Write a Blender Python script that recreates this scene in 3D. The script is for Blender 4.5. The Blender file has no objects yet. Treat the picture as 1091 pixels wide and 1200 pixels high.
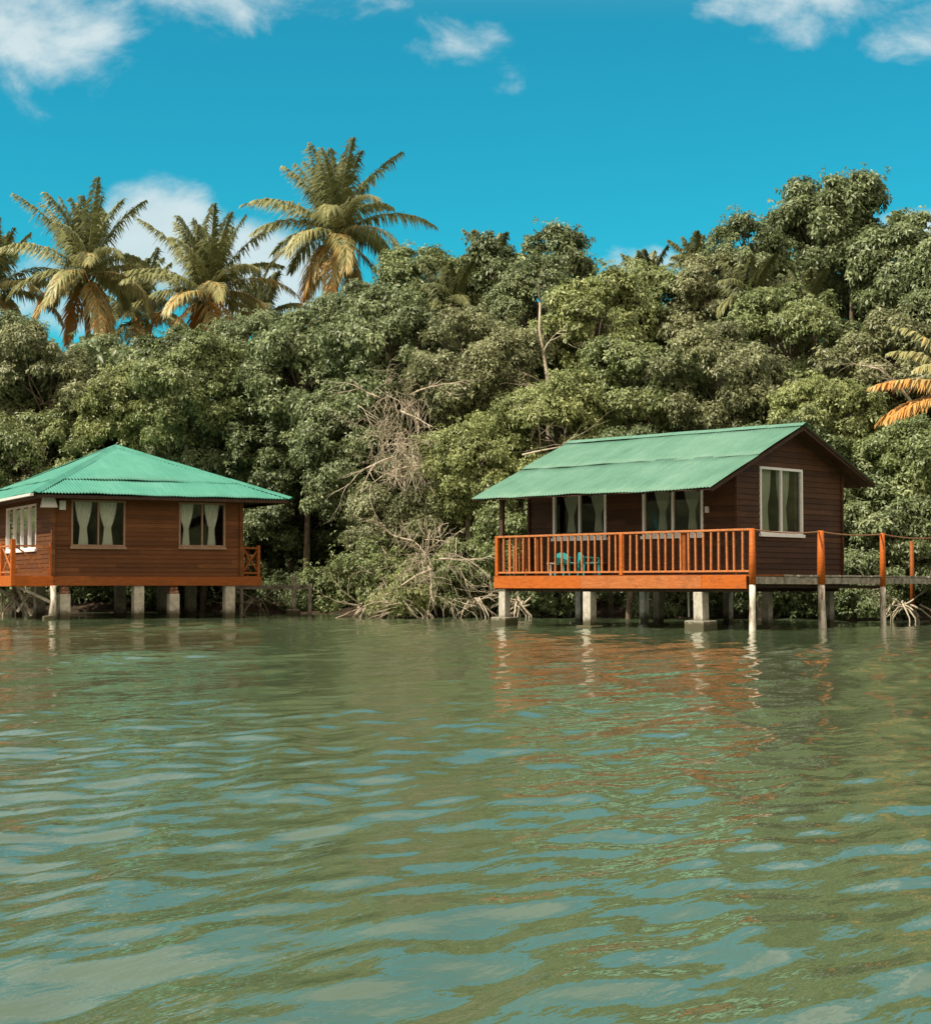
import bpy, math, random
import numpy as np
from mathutils import Vector, Matrix

C = bpy.context.scene.collection
R = math.radians
F = 2000.0; CX = 545.5; CY = 600.0; PITCH = math.atan(86.0 / F); EYE = 0.94

# ------------------------------------------------------------------ camera
cam = bpy.data.cameras.new('camera'); cam_o = bpy.data.objects.new('camera', cam); C.objects.link(cam_o)
cam.sensor_fit = 'HORIZONTAL'; cam.sensor_width = 36.0; cam.lens = 36.0 * F / 1091.0
cam.clip_start = 0.1; cam.clip_end = 3000
cam_o.location = (0, 0, EYE); cam_o.rotation_euler = (math.pi / 2 + PITCH, 0, 0)
bpy.context.scene.camera = cam_o

# ------------------------------------------------------------------ light
SUN_EL = R(50); SUN_DIR = Vector((-0.86 * math.cos(SUN_EL), -0.51 * math.cos(SUN_EL), math.sin(SUN_EL)))
sun = bpy.data.lights.new('sun', 'SUN'); sun.energy = 5.0; sun.angle = R(0.5); sun.color = (1.0, 0.91, 0.76)
sun_o = bpy.data.objects.new('sun', sun); C.objects.link(sun_o)
sun_o.rotation_euler = SUN_DIR.to_track_quat('Z', 'Y').to_euler(); sun_o.location = (0, 0, 60)
vs = bpy.context.scene.view_settings
vs.view_transform = 'Standard'; vs.look = 'None'; vs.exposure = 0.38; vs.gamma = 1.0; vs.use_curve_mapping = False

def N(nt, t, **kw):
    n = nt.nodes.new(t)
    for k, v in kw.items(): setattr(n, k, v)
    return n
def math_(nt, op, a, b=None, clamp=False):
    n = N(nt, 'ShaderNodeMath', operation=op, use_clamp=clamp)
    for i, v in enumerate((a, b)):
        if v is None: continue
        if isinstance(v, (int, float)): n.inputs[i].default_value = v
        else: nt.links.new(v, n.inputs[i])
    return n.outputs[0]

w = bpy.data.worlds.new('World'); bpy.context.scene.world = w; w.use_nodes = True
nt = w.node_tree; nt.nodes.clear()
sky = N(nt, 'ShaderNodeTexSky'); sky.sky_type = 'NISHITA'; sky.sun_disc = False
sky.sun_elevation = SUN_EL; sky.sun_rotation = math.atan2(SUN_DIR.x, SUN_DIR.y)
sky.air_density = 1.0; sky.dust_density = 0.3; sky.ozone_density = 1.5
tint = N(nt, 'ShaderNodeMix', data_type='RGBA', blend_type='MULTIPLY'); tint.inputs[0].default_value = 1.0
tint.inputs[7].default_value = (0.10, 1.06, 1.02, 1)
nt.links.new(sky.outputs[0], tint.inputs[6])
tc = N(nt, 'ShaderNodeTexCoord'); sep = N(nt, 'ShaderNodeSeparateXYZ'); nt.links.new(tc.outputs['Generated'], sep.inputs[0])
az = math_(nt, 'DIVIDE', sep.outputs[0], math_(nt, 'MAXIMUM', sep.outputs[1], 0.02))
el = math_(nt, 'DIVIDE', sep.outputs[2], math_(nt, 'MAXIMUM', sep.outputs[1], 0.02))
# cloud banks: azimuth, elevation (tangents), half sizes, weight
banks = [(-0.262, 0.345, 0.070, 0.070, 1.25), (-0.195, 0.43, 0.14, 0.075, 1.3), (-0.125, 0.365, 0.085, 0.040, 0.9),
         (-0.08, 0.41, 0.08, 0.060, 0.95), (-0.003, 0.318, 0.034, 0.022, 0.55), (0.013, 0.292, 0.020, 0.022, 0.45),
         (0.20, 0.352, 0.085, 0.030, 0.95), (0.24, 0.40, 0.10, 0.06, 1.2), (0.275, 0.33, 0.05, 0.02, 0.8),
         (-0.183, 0.205, 0.050, 0.042, 1.9), (-0.120, 0.185, 0.050, 0.036, 1.9), (-0.25, 0.17, 0.06, 0.03, 1.1),
         (0.10, 0.19, 0.035, 0.012, 0.9), (0.27, 0.212, 0.03, 0.010, 0.9), (0.05, 0.19, 0.05, 0.012, 0.6), (-0.29, 0.21, 0.03, 0.015, 0.8),
         (-0.75, 0.35, 0.25, 0.12, 1.2), (0.8, 0.3, 0.3, 0.1, 1.2), (0.4, 0.7, 0.4, 0.12, 1.0), (0.30, 0.66, 0.2, 0.09, 0.8), (0.0, 0.85, 0.5, 0.16, 1.2), (-0.6, 0.75, 0.3, 0.2, 1.1)]  # the high banks above the view are added for paler water reflections
acc = None
for a0, e0, ra, re, wt in banks:
    d1 = math_(nt, 'POWER', math_(nt, 'ABSOLUTE', math_(nt, 'DIVIDE', math_(nt, 'SUBTRACT', az, a0), ra)), 2.0)
    d2 = math_(nt, 'POWER', math_(nt, 'ABSOLUTE', math_(nt, 'DIVIDE', math_(nt, 'SUBTRACT', el, e0), re)), 2.0)
    s = math_(nt, 'MULTIPLY', math_(nt, 'SUBTRACT', 1.0, math_(nt, 'ADD', d1, d2)), wt)
    s = math_(nt, 'MAXIMUM', s, -0.6)
    acc = s if acc is None else math_(nt, 'MAXIMUM', acc, s)
cmb = N(nt, 'ShaderNodeCombineXYZ'); nt.links.new(az, cmb.inputs[0]); nt.links.new(math_(nt, 'MULTIPLY', el, 1.5), cmb.inputs[1])
no = N(nt, 'ShaderNodeTexNoise'); no.inputs['Scale'].default_value = 13; no.inputs['Detail'].default_value = 9; no.inputs['Roughness'].default_value = 0.6
no.inputs['Distortion'].default_value = 0.25
nt.links.new(cmb.outputs[0], no.inputs['Vector'])
dens = math_(nt, 'ADD', acc, math_(nt, 'MULTIPLY', math_(nt, 'SUBTRACT', no.outputs[0], 0.55), 4.2))
ramp = N(nt, 'ShaderNodeMapRange', interpolation_type='SMOOTHSTEP'); ramp.inputs[1].default_value = -0.15; ramp.inputs[2].default_value = 1.25
nt.links.new(dens, ramp.inputs[0])
front = math_(nt, 'GREATER_THAN', sep.outputs[1], 0.03)
alpha = math_(nt, 'MULTIPLY', math_(nt, 'MULTIPLY', ramp.outputs[0], front), 0.86)
# cloud own colour: brighter in its thick parts
ccol = N(nt, 'ShaderNodeMix', data_type='RGBA'); ccol.inputs[6].default_value = (4.6, 5.7, 6.0, 1); ccol.inputs[7].default_value = (7.2, 7.9, 7.9, 1)
nt.links.new(no.outputs[0], ccol.inputs[0])
# added veil, mostly above the view, paling the sky mirrored in the water
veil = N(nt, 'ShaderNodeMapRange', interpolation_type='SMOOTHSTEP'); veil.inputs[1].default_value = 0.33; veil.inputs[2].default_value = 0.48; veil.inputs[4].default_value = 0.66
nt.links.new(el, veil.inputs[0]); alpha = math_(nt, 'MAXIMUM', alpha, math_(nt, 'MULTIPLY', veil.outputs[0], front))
# broken warm cloud added overhead and behind the viewpoint, unseen, as neutral fill light
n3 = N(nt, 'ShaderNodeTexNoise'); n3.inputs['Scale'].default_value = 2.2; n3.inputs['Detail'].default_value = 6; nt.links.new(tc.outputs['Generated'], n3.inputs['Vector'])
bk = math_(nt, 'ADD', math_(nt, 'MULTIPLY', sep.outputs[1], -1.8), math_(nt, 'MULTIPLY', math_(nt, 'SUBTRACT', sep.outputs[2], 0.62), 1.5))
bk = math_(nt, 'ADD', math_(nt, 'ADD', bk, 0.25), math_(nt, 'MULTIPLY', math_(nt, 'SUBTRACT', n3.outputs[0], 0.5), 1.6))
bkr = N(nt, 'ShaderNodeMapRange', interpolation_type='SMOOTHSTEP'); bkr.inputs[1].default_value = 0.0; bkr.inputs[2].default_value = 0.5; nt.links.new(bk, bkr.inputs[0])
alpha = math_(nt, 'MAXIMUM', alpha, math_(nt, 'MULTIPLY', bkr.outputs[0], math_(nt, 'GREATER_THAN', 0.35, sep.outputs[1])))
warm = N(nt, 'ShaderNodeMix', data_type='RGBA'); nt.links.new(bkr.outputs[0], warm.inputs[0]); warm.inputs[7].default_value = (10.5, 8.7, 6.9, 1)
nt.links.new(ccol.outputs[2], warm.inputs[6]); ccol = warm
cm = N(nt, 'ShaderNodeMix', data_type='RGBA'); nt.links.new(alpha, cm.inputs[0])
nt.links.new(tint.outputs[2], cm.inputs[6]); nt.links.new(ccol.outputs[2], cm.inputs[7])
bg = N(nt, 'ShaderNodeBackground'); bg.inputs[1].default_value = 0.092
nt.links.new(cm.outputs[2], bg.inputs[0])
wo = N(nt, 'ShaderNodeOutputWorld'); nt.links.new(bg.outputs[0], wo.inputs[0])

# ------------------------------------------------------------------ helpers
def at(px, py, Y):
    """point at depth Y seen at photo pixel (px, py)"""
    dx = (px - CX) / F; dy = (CY - py) / F
    fy = math.cos(PITCH) - dy * math.sin(PITCH); fz = math.sin(PITCH) + dy * math.cos(PITCH)
    return Vector((dx / fy * Y, Y, EYE + fz / fy * Y))

def tag(o, label=None, cat=None, group=None, kind=None):
    if label: o['label'] = label
    if cat: o['category'] = cat
    if group: o['group'] = group
    if kind: o['kind'] = kind
    return o
def empty(name, loc, rz=0):
    o = bpy.data.objects.new(name, None); C.objects.link(o); o.location = loc; o.rotation_euler = (0, 0, rz)
    o.empty_display_size = 0.3
    return o

class MB:
    def __init__(s): s.v = []; s.f = []
    def add(s, vs_, fs_):
        n = len(s.v); s.v += [tuple(p) for p in vs_]; s.f += [tuple(i + n for i in f) for f in fs_]
    def box(s, x0, x1, y0, y1, z0, z1):
        s.hexa([(x0, y0, z0), (x1, y0, z0), (x1, y1, z0), (x0, y1, z0)], [(x0, y0, z1), (x1, y0, z1), (x1, y1, z1), (x0, y1, z1)])
    def hexa(s, b, t):
        s.add(list(b) + list(t), [(3, 2, 1, 0), (4, 5, 6, 7), (0, 1, 5, 4), (1, 2, 6, 5), (2, 3, 7, 6), (3, 0, 4, 7)])
    def bar(s, p, q, wd, ht, up=(0, 0, 1)):
        p = Vector(p); q = Vector(q); d = (q - p).normalized(); up = Vector(up)
        sd = d.cross(up)
        if sd.length < 1e-4: sd = d.cross(Vector((1, 0, 0)))
        sd.normalize(); u = sd.cross(d).normalized(); a = sd * wd / 2; b = u * ht / 2
        s.hexa([p - a - b, p + a - b, p + a + b, p - a + b], [q - a - b, q + a - b, q + a + b, q - a + b])
    def tube(s, pts, rad, seg=7, jitter=0, rng=None):
        pts = [Vector(p) for p in pts]; n0 = len(s.v)
        if not hasattr(rad, '__len__'): rad = [rad] * len(pts)
        for i, p in enumerate(pts):
            d = (pts[min(i + 1, len(pts) - 1)] - pts[max(i - 1, 0)]).normalized()
            a = d.cross(Vector((0.31, 0.9, 0.2)) if abs(d.z) > .6 else Vector((0, 0, 1))).normalized(); b = d.cross(a)
            for k in range(seg):
                t = 2 * math.pi * k / seg; r = rad[i] * (1 + (rng.uniform(-jitter, jitter) if rng else 0))
                s.v.append(tuple(p + a * (math.cos(t) * r) + b * (math.sin(t) * r)))
        for i in range(len(pts) - 1):
            for k in range(seg):
                k2 = (k + 1) % seg; A = n0 + i * seg
                s.f.append((A + k, A + k2, A + seg + k2, A + seg + k))
        s.f.append(tuple(n0 + k for k in range(seg))[::-1]); e = n0 + (len(pts) - 1) * seg
        s.f.append(tuple(e + k for k in range(seg)))
    def build(s, name, m, parent=None, smooth=False, bevel=0):
        me = bpy.data.meshes.new(name); me.from_pydata(s.v, [], s.f); me.update()
        if smooth: me.polygons.foreach_set('use_smooth', [True] * len(me.polygons))
        me.materials.append(m); o = bpy.data.objects.new(name, me); C.objects.link(o)
        if parent: o.parent = parent
        if bevel:
            b = o.modifiers.new('bevel', 'BEVEL'); b.width = bevel; b.segments = 2; b.limit_method = 'ANGLE'
        return o

def np_mesh(name, v, tris, m, parent=None, var=None, smooth=False, quads=None):
    me = bpy.data.meshes.new(name)
    v = np.ascontiguousarray(v, dtype=np.float32)
    me.vertices.add(len(v)); me.vertices.foreach_set('co', v.ravel())
    idx = []; st = []; tot = []; off = 0
    for arr in (tris, quads):
        if arr is None or len(arr) == 0: continue
        k = arr.shape[1]; idx.append(arr.ravel()); st.append(off + np.arange(len(arr)) * k); tot.append(np.full(len(arr), k)); off += arr.size
    idx = np.concatenate(idx).astype(np.int32); st = np.concatenate(st).astype(np.int32); tot = np.concatenate(tot).astype(np.int32)
    me.loops.add(len(idx)); me.loops.foreach_set('vertex_index', idx)
    me.polygons.add(len(st)); me.polygons.foreach_set('loop_start', st); me.polygons.foreach_set('loop_total', tot)
    if smooth: me.polygons.foreach_set('use_smooth', np.ones(len(st), dtype=bool))
    if var is not None:
        a = me.attributes.new('var', 'FLOAT', 'POINT'); a.data.foreach_set('value', np.ascontiguousarray(var, dtype=np.float32))
    me.update(calc_edges=True); me.materials.append(m)
    o = bpy.data.objects.new(name, me); C.objects.link(o)
    if parent: o.parent = parent
    return o

# ------------------------------------------------------------------ materials
def mat(name):
    m = bpy.data.materials.new(name); m.use_nodes = True; t = m.node_tree
    return m, t, t.nodes['Principled BSDF']
def ramp_(t, fac, cols):
    r = N(t, 'ShaderNodeValToRGB'); e = r.color_ramp.elements
    while len(e) < len(cols): e.new(0.5)
    for i, (p, c) in enumerate(cols): e[i].position = p; e[i].color = (*c, 1)
    t.links.new(fac, r.inputs[0]); return r.outputs[0]
def noise_(t, scale, detail=5, rough=0.6, stretch=(1, 1, 1), coord='Object', rot=(0, 0, 0)):
    c = N(t, 'ShaderNodeTexCoord'); mp = N(t, 'ShaderNodeMapping'); mp.inputs['Scale'].default_value = stretch; mp.inputs['Rotation'].default_value = rot
    t.links.new(c.outputs[coord], mp.inputs[0]); n = N(t, 'ShaderNodeTexNoise')
    n.inputs['Scale'].default_value = scale; n.inputs['Detail'].default_value = detail; n.inputs['Roughness'].default_value = rough
    t.links.new(mp.outputs[0], n.inputs['Vector']); return n.outputs[0]
def bump_(t, b, h, strength=0.3, dist=0.01):
    n = N(t, 'ShaderNodeBump'); n.inputs['Strength'].default_value = strength; n.inputs['Distance'].default_value = dist
    t.links.new(h, n.inputs['Height']); t.links.new(n.outputs[0], b.inputs['Normal'])
def painted(name, cols, scale=4, stretch=(1.5, 1.5, 8)):
    m, t, b = mat(name); n = noise_(t, scale, 7, 0.7, stretch); g = noise_(t, 2.3, 8, 0.75)
    base = ramp_(t, n, cols); gm = ramp_(t, g, [(0.52, (0, 0, 0)), (0.66, (1, 1, 1))])
    rx = N(t, 'ShaderNodeMix', data_type='RGBA'); t.links.new(math_(t, 'MULTIPLY', gm, 0.45), rx.inputs[0]); t.links.new(base, rx.inputs[6]); rx.inputs[7].default_value = (0.12, 0.055, 0.02, 1)
    t.links.new(rx.outputs[2], b.inputs['Base Color']); b.inputs['Roughness'].default_value = 0.6; b.inputs['Specular IOR Level'].default_value = 0.25; bump_(t, b, n, 0.3, 0.01); return m
def surf(name, cols, scale=4, stretch=(1, 1, 1), rough=0.7, bump=0.3, bd=0.01, detail=7, spec=0.3, coord='Object'):
    m, t, b = mat(name); n = noise_(t, scale, detail, 0.65, stretch, coord)
    t.links.new(ramp_(t, n, cols), b.inputs['Base Color']); b.inputs['Roughness'].default_value = rough
    b.inputs['Specular IOR Level'].default_value = spec
    if bump: bump_(t, b, n, bump, bd)
    return m
M = {}
def wall_mat(name, cols, board=0.125):
    m, t, b = mat(name)
    n = noise_(t, 5, 7, 0.7, (0.6, 0.6, 9)); patch = noise_(t, 1.1, 4, 0.6)
    tc_ = N(t, 'ShaderNodeTexCoord'); sp = N(t, 'ShaderNodeSeparateXYZ'); t.links.new(tc_.outputs['Object'], sp.inputs[0])
    idx = math_(t, 'FLOOR', math_(t, 'DIVIDE', math_(t, 'SUBTRACT', sp.outputs[2], 0.05), board))
    run = math_(t, 'FLOOR', math_(t, 'DIVIDE', math_(t, 'ADD', math_(t, 'ADD', sp.outputs[0], sp.outputs[1]), math_(t, 'MULTIPLY', idx, 1.37)), 2.4))
    cb = N(t, 'ShaderNodeCombineXYZ'); t.links.new(idx, cb.inputs[0]); t.links.new(run, cb.inputs[1])
    wn = N(t, 'ShaderNodeTexWhiteNoise'); t.links.new(cb.outputs[0], wn.inputs['Vector'])
    f = math_(t, 'ADD', math_(t, 'MULTIPLY', n, 0.5), math_(t, 'ADD', math_(t, 'MULTIPLY', wn.outputs[0], 0.22), math_(t, 'MULTIPLY', patch, 0.28)))
    t.links.new(ramp_(t, f, cols), b.inputs['Base Color']); b.inputs['Roughness'].default_value = 0.65; b.inputs['Specular IOR Level'].default_value = 0.25
    bump_(t, b, n, 0.4, 0.01); return m
M['wall_dark'] = wall_mat('dark stained boards', [(0.28, (0.028, 0.012, 0.005)), (0.5, (0.062, 0.026, 0.010)), (0.74, (0.125, 0.055, 0.024))])
M['wall_brown'] = wall_mat('red brown stained boards', [(0.28, (0.060, 0.022, 0.007)), (0.5, (0.125, 0.045, 0.013)), (0.74, (0.225, 0.086, 0.028))])
M['orange'] = painted('orange stained wood', [(0.3, (0.30, 0.062, 0.007)), (0.5, (0.42, 0.100, 0.011)), (0.75, (0.50, 0.15, 0.022))], 4)
M['orange_pale'] = painted('pale orange wood', [(0.3, (0.30, 0.085, 0.02)), (0.5, (0.40, 0.125, 0.034)), (0.75, (0.47, 0.19, 0.07))], 4)
M['orange_dark'] = painted('dark orange wood', [(0.3, (0.17, 0.045, 0.01)), (0.5, (0.25, 0.07, 0.013)), (0.75, (0.33, 0.10, 0.02))], 4)
M['rail'] = painted('worn orange rail wood', [(0.32, (0.34, 0.085, 0.016)), (0.52, (0.46, 0.155, 0.045)), (0.66, (0.55, 0.32, 0.18))], 9)
M['grey_wood'] = surf('weathered grey wood', [(0.3, (0.10, 0.085, 0.065)), (0.5, (0.27, 0.24, 0.19)), (0.7, (0.42, 0.39, 0.33))], 6, (1, 1, 1), 0.9, 0.6)
M['dark_wood'] = surf('dark old wood', [(0.3, (0.03, 0.016, 0.01)), (0.6, (0.07, 0.04, 0.025)), (0.8, (0.11, 0.07, 0.045))], 6, (1, 1, 4), 0.8, 0.4)
M['white_pile'] = surf('flaking whitewashed pile', [(0.34, (0.16, 0.11, 0.075)), (0.45, (0.45, 0.40, 0.32)), (0.6, (0.70, 0.66, 0.57))], 9, (1, 1, 0.35), 0.85, 0.5)
M['frame_white'] = surf('painted white frame', [(0.3, (0.72, 0.72, 0.70)), (0.7, (0.86, 0.86, 0.84))], 8, rough=0.45, bump=0.05)
M['frame_brown'] = surf('brown window frame', [(0.3, (0.22, 0.13, 0.085)), (0.7, (0.34, 0.22, 0.15))], 8, rough=0.5, bump=0.05)
M['curtain'] = surf('pale curtain cloth', [(0.3, (0.74, 0.76, 0.68)), (0.7, (0.86, 0.87, 0.80))], 20, (3, 3, 0.3), 0.9, 0.1)
M['curtain_dim'] = surf('grey green curtain cloth', [(0.3, (0.46, 0.48, 0.39)), (0.7, (0.62, 0.64, 0.53))], 20, (3, 3, 0.3), 0.9, 0.1)
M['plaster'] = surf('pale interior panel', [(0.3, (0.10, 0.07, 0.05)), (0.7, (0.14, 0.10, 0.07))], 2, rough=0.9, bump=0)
M['brick'] = surf('crumbled brick', [(0.35, (0.10, 0.045, 0.03)), (0.5, (0.30, 0.13, 0.08)), (0.7, (0.45, 0.34, 0.26))], 16, rough=0.95, bump=0.8, bd=0.03)
M['teal_plastic'] = surf('turquoise plastic', [(0.3, (0.02, 0.30, 0.32)), (0.7, (0.04, 0.42, 0.42))], 3, rough=0.35, bump=0)
M['white_plastic'] = surf('aged white plastic', [(0.3, (0.55, 0.54, 0.50)), (0.7, (0.72, 0.71, 0.67))], 6, rough=0.4, bump=0.05)
M['bark'] = surf('grey tree bark', [(0.3, (0.07, 0.05, 0.035)), (0.5, (0.17, 0.13, 0.095)), (0.72, (0.32, 0.27, 0.21))], 7, (1, 1, 0.4), 0.9, 0.6, 0.02)
M['palm_bark'] = surf('ringed palm bark', [(0.3, (0.09, 0.055, 0.035)), (0.5, (0.20, 0.14, 0.095)), (0.72, (0.33, 0.26, 0.19))], 5, (1, 1, 6), 0.9, 0.6, 0.02)
M['dead'] = surf('sun bleached dead wood', [(0.3, (0.24, 0.19, 0.13)), (0.5, (0.47, 0.40, 0.30)), (0.72, (0.64, 0.58, 0.46))], 5, (1, 1, 1), 0.9, 0.4)
M['rope'] = surf('brown rope', [(0.3, (0.22, 0.10, 0.05)), (0.7, (0.42, 0.22, 0.12))], 30, rough=0.9, bump=0.4)
M['coconut'] = surf('green coconut', [(0.3, (0.10, 0.12, 0.03)), (0.7, (0.22, 0.20, 0.05))], 6, rough=0.5, bump=0.1)

def concrete():
    m, t, b = mat('waterstained concrete')
    n = noise_(t, 7, 8, 0.7)
    col = ramp_(t, n, [(0.3, (0.26, 0.235, 0.19)), (0.5, (0.44, 0.41, 0.34)), (0.7, (0.58, 0.55, 0.47))])
    g = N(t, 'ShaderNodeNewGeometry'); sp = N(t, 'ShaderNodeSeparateXYZ'); t.links.new(g.outputs['Position'], sp.inputs[0])
    h = math_(t, 'ADD', sp.outputs[2], math_(t, 'MULTIPLY', math_(t, 'SUBTRACT', n, 0.5), 0.25))
    mr = N(t, 'ShaderNodeMapRange'); mr.inputs[1].default_value = 0.12; mr.inputs[2].default_value = 0.30; t.links.new(h, mr.inputs[0])
    mx = N(t, 'ShaderNodeMix', data_type='RGBA'); mx.inputs[6].default_value = (0.075, 0.07, 0.035, 1)
    t.links.new(mr.outputs[0], mx.inputs[0]); t.links.new(col, mx.inputs[7]); t.links.new(mx.outputs[2], b.inputs['Base Color'])
    b.inputs['Roughness'].default_value = 0.9; bump_(t, b, n, 0.5, 0.02); return m
M['concrete'] = concrete()

def roof_mat(name, a, b_, c):
    m, t, b = mat(name)
    n = noise_(t, 1.3, 8, 0.7); n2 = noise_(t, 22, 4, 0.7, (1, 1, 1)); st = noise_(t, 3.0, 5, 0.7, (3.5, .35, .35)); sheet = noise_(t, 0.9, 0, 0.5, (1.2, .1, .1))
    f = math_(t, 'ADD', math_(t, 'ADD', math_(t, 'MULTIPLY', n, 0.35), math_(t, 'MULTIPLY', n2, 0.2)), math_(t, 'ADD', math_(t, 'MULTIPLY', st, 0.3), math_(t, 'MULTIPLY', sheet, 0.15)))
    base = ramp_(t, f, [(0.36, a), (0.5, b_), (0.64, c)])
    rn = noise_(t, 5.5, 8, 0.75, (1.6, .8, .8)); rm = ramp_(t, rn, [(0.63, (0, 0, 0)), (0.74, (1, 1, 1))])
    rx = N(t, 'ShaderNodeMix', data_type='RGBA'); t.links.new(math_(t, 'MULTIPLY', rm, 0.5), rx.inputs[0]); t.links.new(base, rx.inputs[6]); rx.inputs[7].default_value = (0.16, 0.13, 0.075, 1)
    t.links.new(rx.outputs[2], b.inputs['Base Color'])
    b.inputs['Roughness'].default_value = 0.6; b.inputs['Specular IOR Level'].default_value = 0.3
    bump_(t, b, n2, 0.2, 0.01); return m
M['roof_pale'] = roof_mat('sun faded green roof sheet', (0.065, 0.165, 0.110), (0.100, 0.225, 0.158), (0.16, 0.285, 0.215))
M['roof_green'] = roof_mat('green roof sheet', (0.035, 0.18, 0.128), (0.058, 0.235, 0.172), (0.095, 0.29, 0.22))

def leaf_mat(name, cols, trans=0.25, rough=0.42, spec=0.5):
    m, t, b = mat(name)
    at_ = N(t, 'ShaderNodeAttribute'); at_.attribute_name = 'var'
    big = noise_(t, 0.55, 3, 0.6)
    f = math_(t, 'ADD', math_(t, 'MULTIPLY', at_.outputs['Fac'], 0.62), math_(t, 'MULTIPLY', big, 0.38))
    col = ramp_(t, f, cols); t.links.new(col, b.inputs['Base Color'])
    b.inputs['Roughness'].default_value = rough; b.inputs['Specular IOR Level'].default_value = spec
    tr = N(t, 'ShaderNodeBsdfTranslucent'); hs = N(t, 'ShaderNodeHueSaturation'); hs.inputs['Value'].default_value = 1.3
    t.links.new(col, hs.inputs['Color']); t.links.new(hs.outputs[0], tr.inputs[0])
    mx = N(t, 'ShaderNodeMixShader'); mx.inputs[0].default_value = trans
    t.links.new(b.outputs[0], mx.inputs[1]); t.links.new(tr.outputs[0], mx.inputs[2])
    t.links.new(mx.outputs[0], t.nodes['Material Output'].inputs['Surface']); return m
LEAF = [
 leaf_mat('grey green leaves', [(0.1, (0.056, 0.070, 0.028)), (0.42, (0.141, 0.183, 0.076)), (0.72, (0.243, 0.296, 0.135)), (0.93, (0.384, 0.406, 0.201))]),
 leaf_mat('mid green leaves', [(0.1, (0.066, 0.077, 0.027)), (0.42, (0.164, 0.209, 0.076)), (0.72, (0.276, 0.331, 0.132)), (0.93, (0.429, 0.441, 0.190))]),
 leaf_mat('yellow green leaves', [(0.1, (0.079, 0.086, 0.028)), (0.42, (0.209, 0.246, 0.083)), (0.72, (0.338, 0.383, 0.145)), (0.93, (0.496, 0.487, 0.212))]),
 leaf_mat('dusty olive leaves', [(0.1, (0.074, 0.077, 0.033)), (0.42, (0.180, 0.200, 0.091)), (0.72, (0.299, 0.319, 0.156)), (0.93, (0.451, 0.429, 0.223))]),
 leaf_mat('deep green and shaded leaves', [(0.1, (0.043, 0.053, 0.021)), (0.42, (0.096, 0.130, 0.047)), (0.72, (0.158, 0.203, 0.079)), (0.93, (0.248, 0.278, 0.123))]),  # deep green trees, also the darker copy for foliage painted as in shade
]
FROND = leaf_mat('palm leaflets', [(0.05, (0.065, 0.075, 0.026)), (0.35, (0.16, 0.18, 0.07)), (0.6, (0.33, 0.33, 0.14)), (0.69, (0.52, 0.44, 0.20)), (0.80, (0.60, 0.30, 0.07))], 0.25, 0.45, 0.4)

def glass():
    m, t, b = mat('window glass'); t.nodes.remove(b)
    tr = N(t, 'ShaderNodeBsdfTransparent'); tr.inputs[0].default_value = (0.92, 0.95, 0.91, 1)
    gl = N(t, 'ShaderNodeBsdfGlossy'); gl.inputs['Roughness'].default_value = 0.03
    fr = N(t, 'ShaderNodeFresnel'); fr.inputs[0].default_value = 1.5
    mx = N(t, 'ShaderNodeMixShader'); t.links.new(math_(t, 'ADD', math_(t, 'MULTIPLY', fr.outputs[0], 1.0), 0.04), mx.inputs[0])
    t.links.new(tr.outputs[0], mx.inputs[1]); t.links.new(gl.outputs[0], mx.inputs[2])
    t.links.new(mx.outputs[0], t.nodes['Material Output'].inputs['Surface']); return m
M['glass'] = glass()

def water_mat():
    m, t, b = mat('murky green water')
    n = noise_(t, 0.12, 4, 0.6)
    t.links.new(ramp_(t, n, [(0.3, (0.066, 0.098, 0.048)), (0.7, (0.086, 0.120, 0.062))]), b.inputs['Base Color'])
    b.inputs['Roughness'].default_value = 0.02; b.inputs['IOR'].default_value = 1.55
    def ripple(sc, sx, sy, ang, det):
        c = N(t, 'ShaderNodeTexCoord'); mp = N(t, 'ShaderNodeMapping'); mp.vector_type = 'TEXTURE'; mp.inputs['Rotation'].default_value = (0, 0, R(ang)); mp.inputs['Scale'].default_value = (sx, sy, 1)
        t.links.new(c.outputs['Object'], mp.inputs[0]); n_ = N(t, 'ShaderNodeTexNoise'); n_.inputs['Scale'].default_value = sc; n_.inputs['Detail'].default_value = det; n_.inputs['Roughness'].default_value = 0.5
        t.links.new(mp.outputs[0], n_.inputs['Vector']); return n_.outputs[0]
    n1 = ripple(11, 2.4, 0.8, 58, 3); n2 = ripple(3.4, 2.0, 0.8, 50, 2)
    h = math_(t, 'ADD', math_(t, 'MULTIPLY', n1, 0.009), math_(t, 'MULTIPLY', n2, 0.012))
    bp = N(t, 'ShaderNodeBump'); bp.inputs['Strength'].default_value = 0.55; bp.inputs['Distance'].default_value = 1.0
    t.links.new(h, bp.inputs['Height']); t.links.new(bp.outputs[0], b.inputs['Normal']); return m
M['water'] = water_mat()
M['soil'] = surf('brown leaf litter', [(0.3, (0.020, 0.013, 0.008)), (0.5, (0.040, 0.026, 0.015)), (0.7, (0.075, 0.052, 0.03))], 3, rough=1.0, bump=0.8, bd=0.05)

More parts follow.
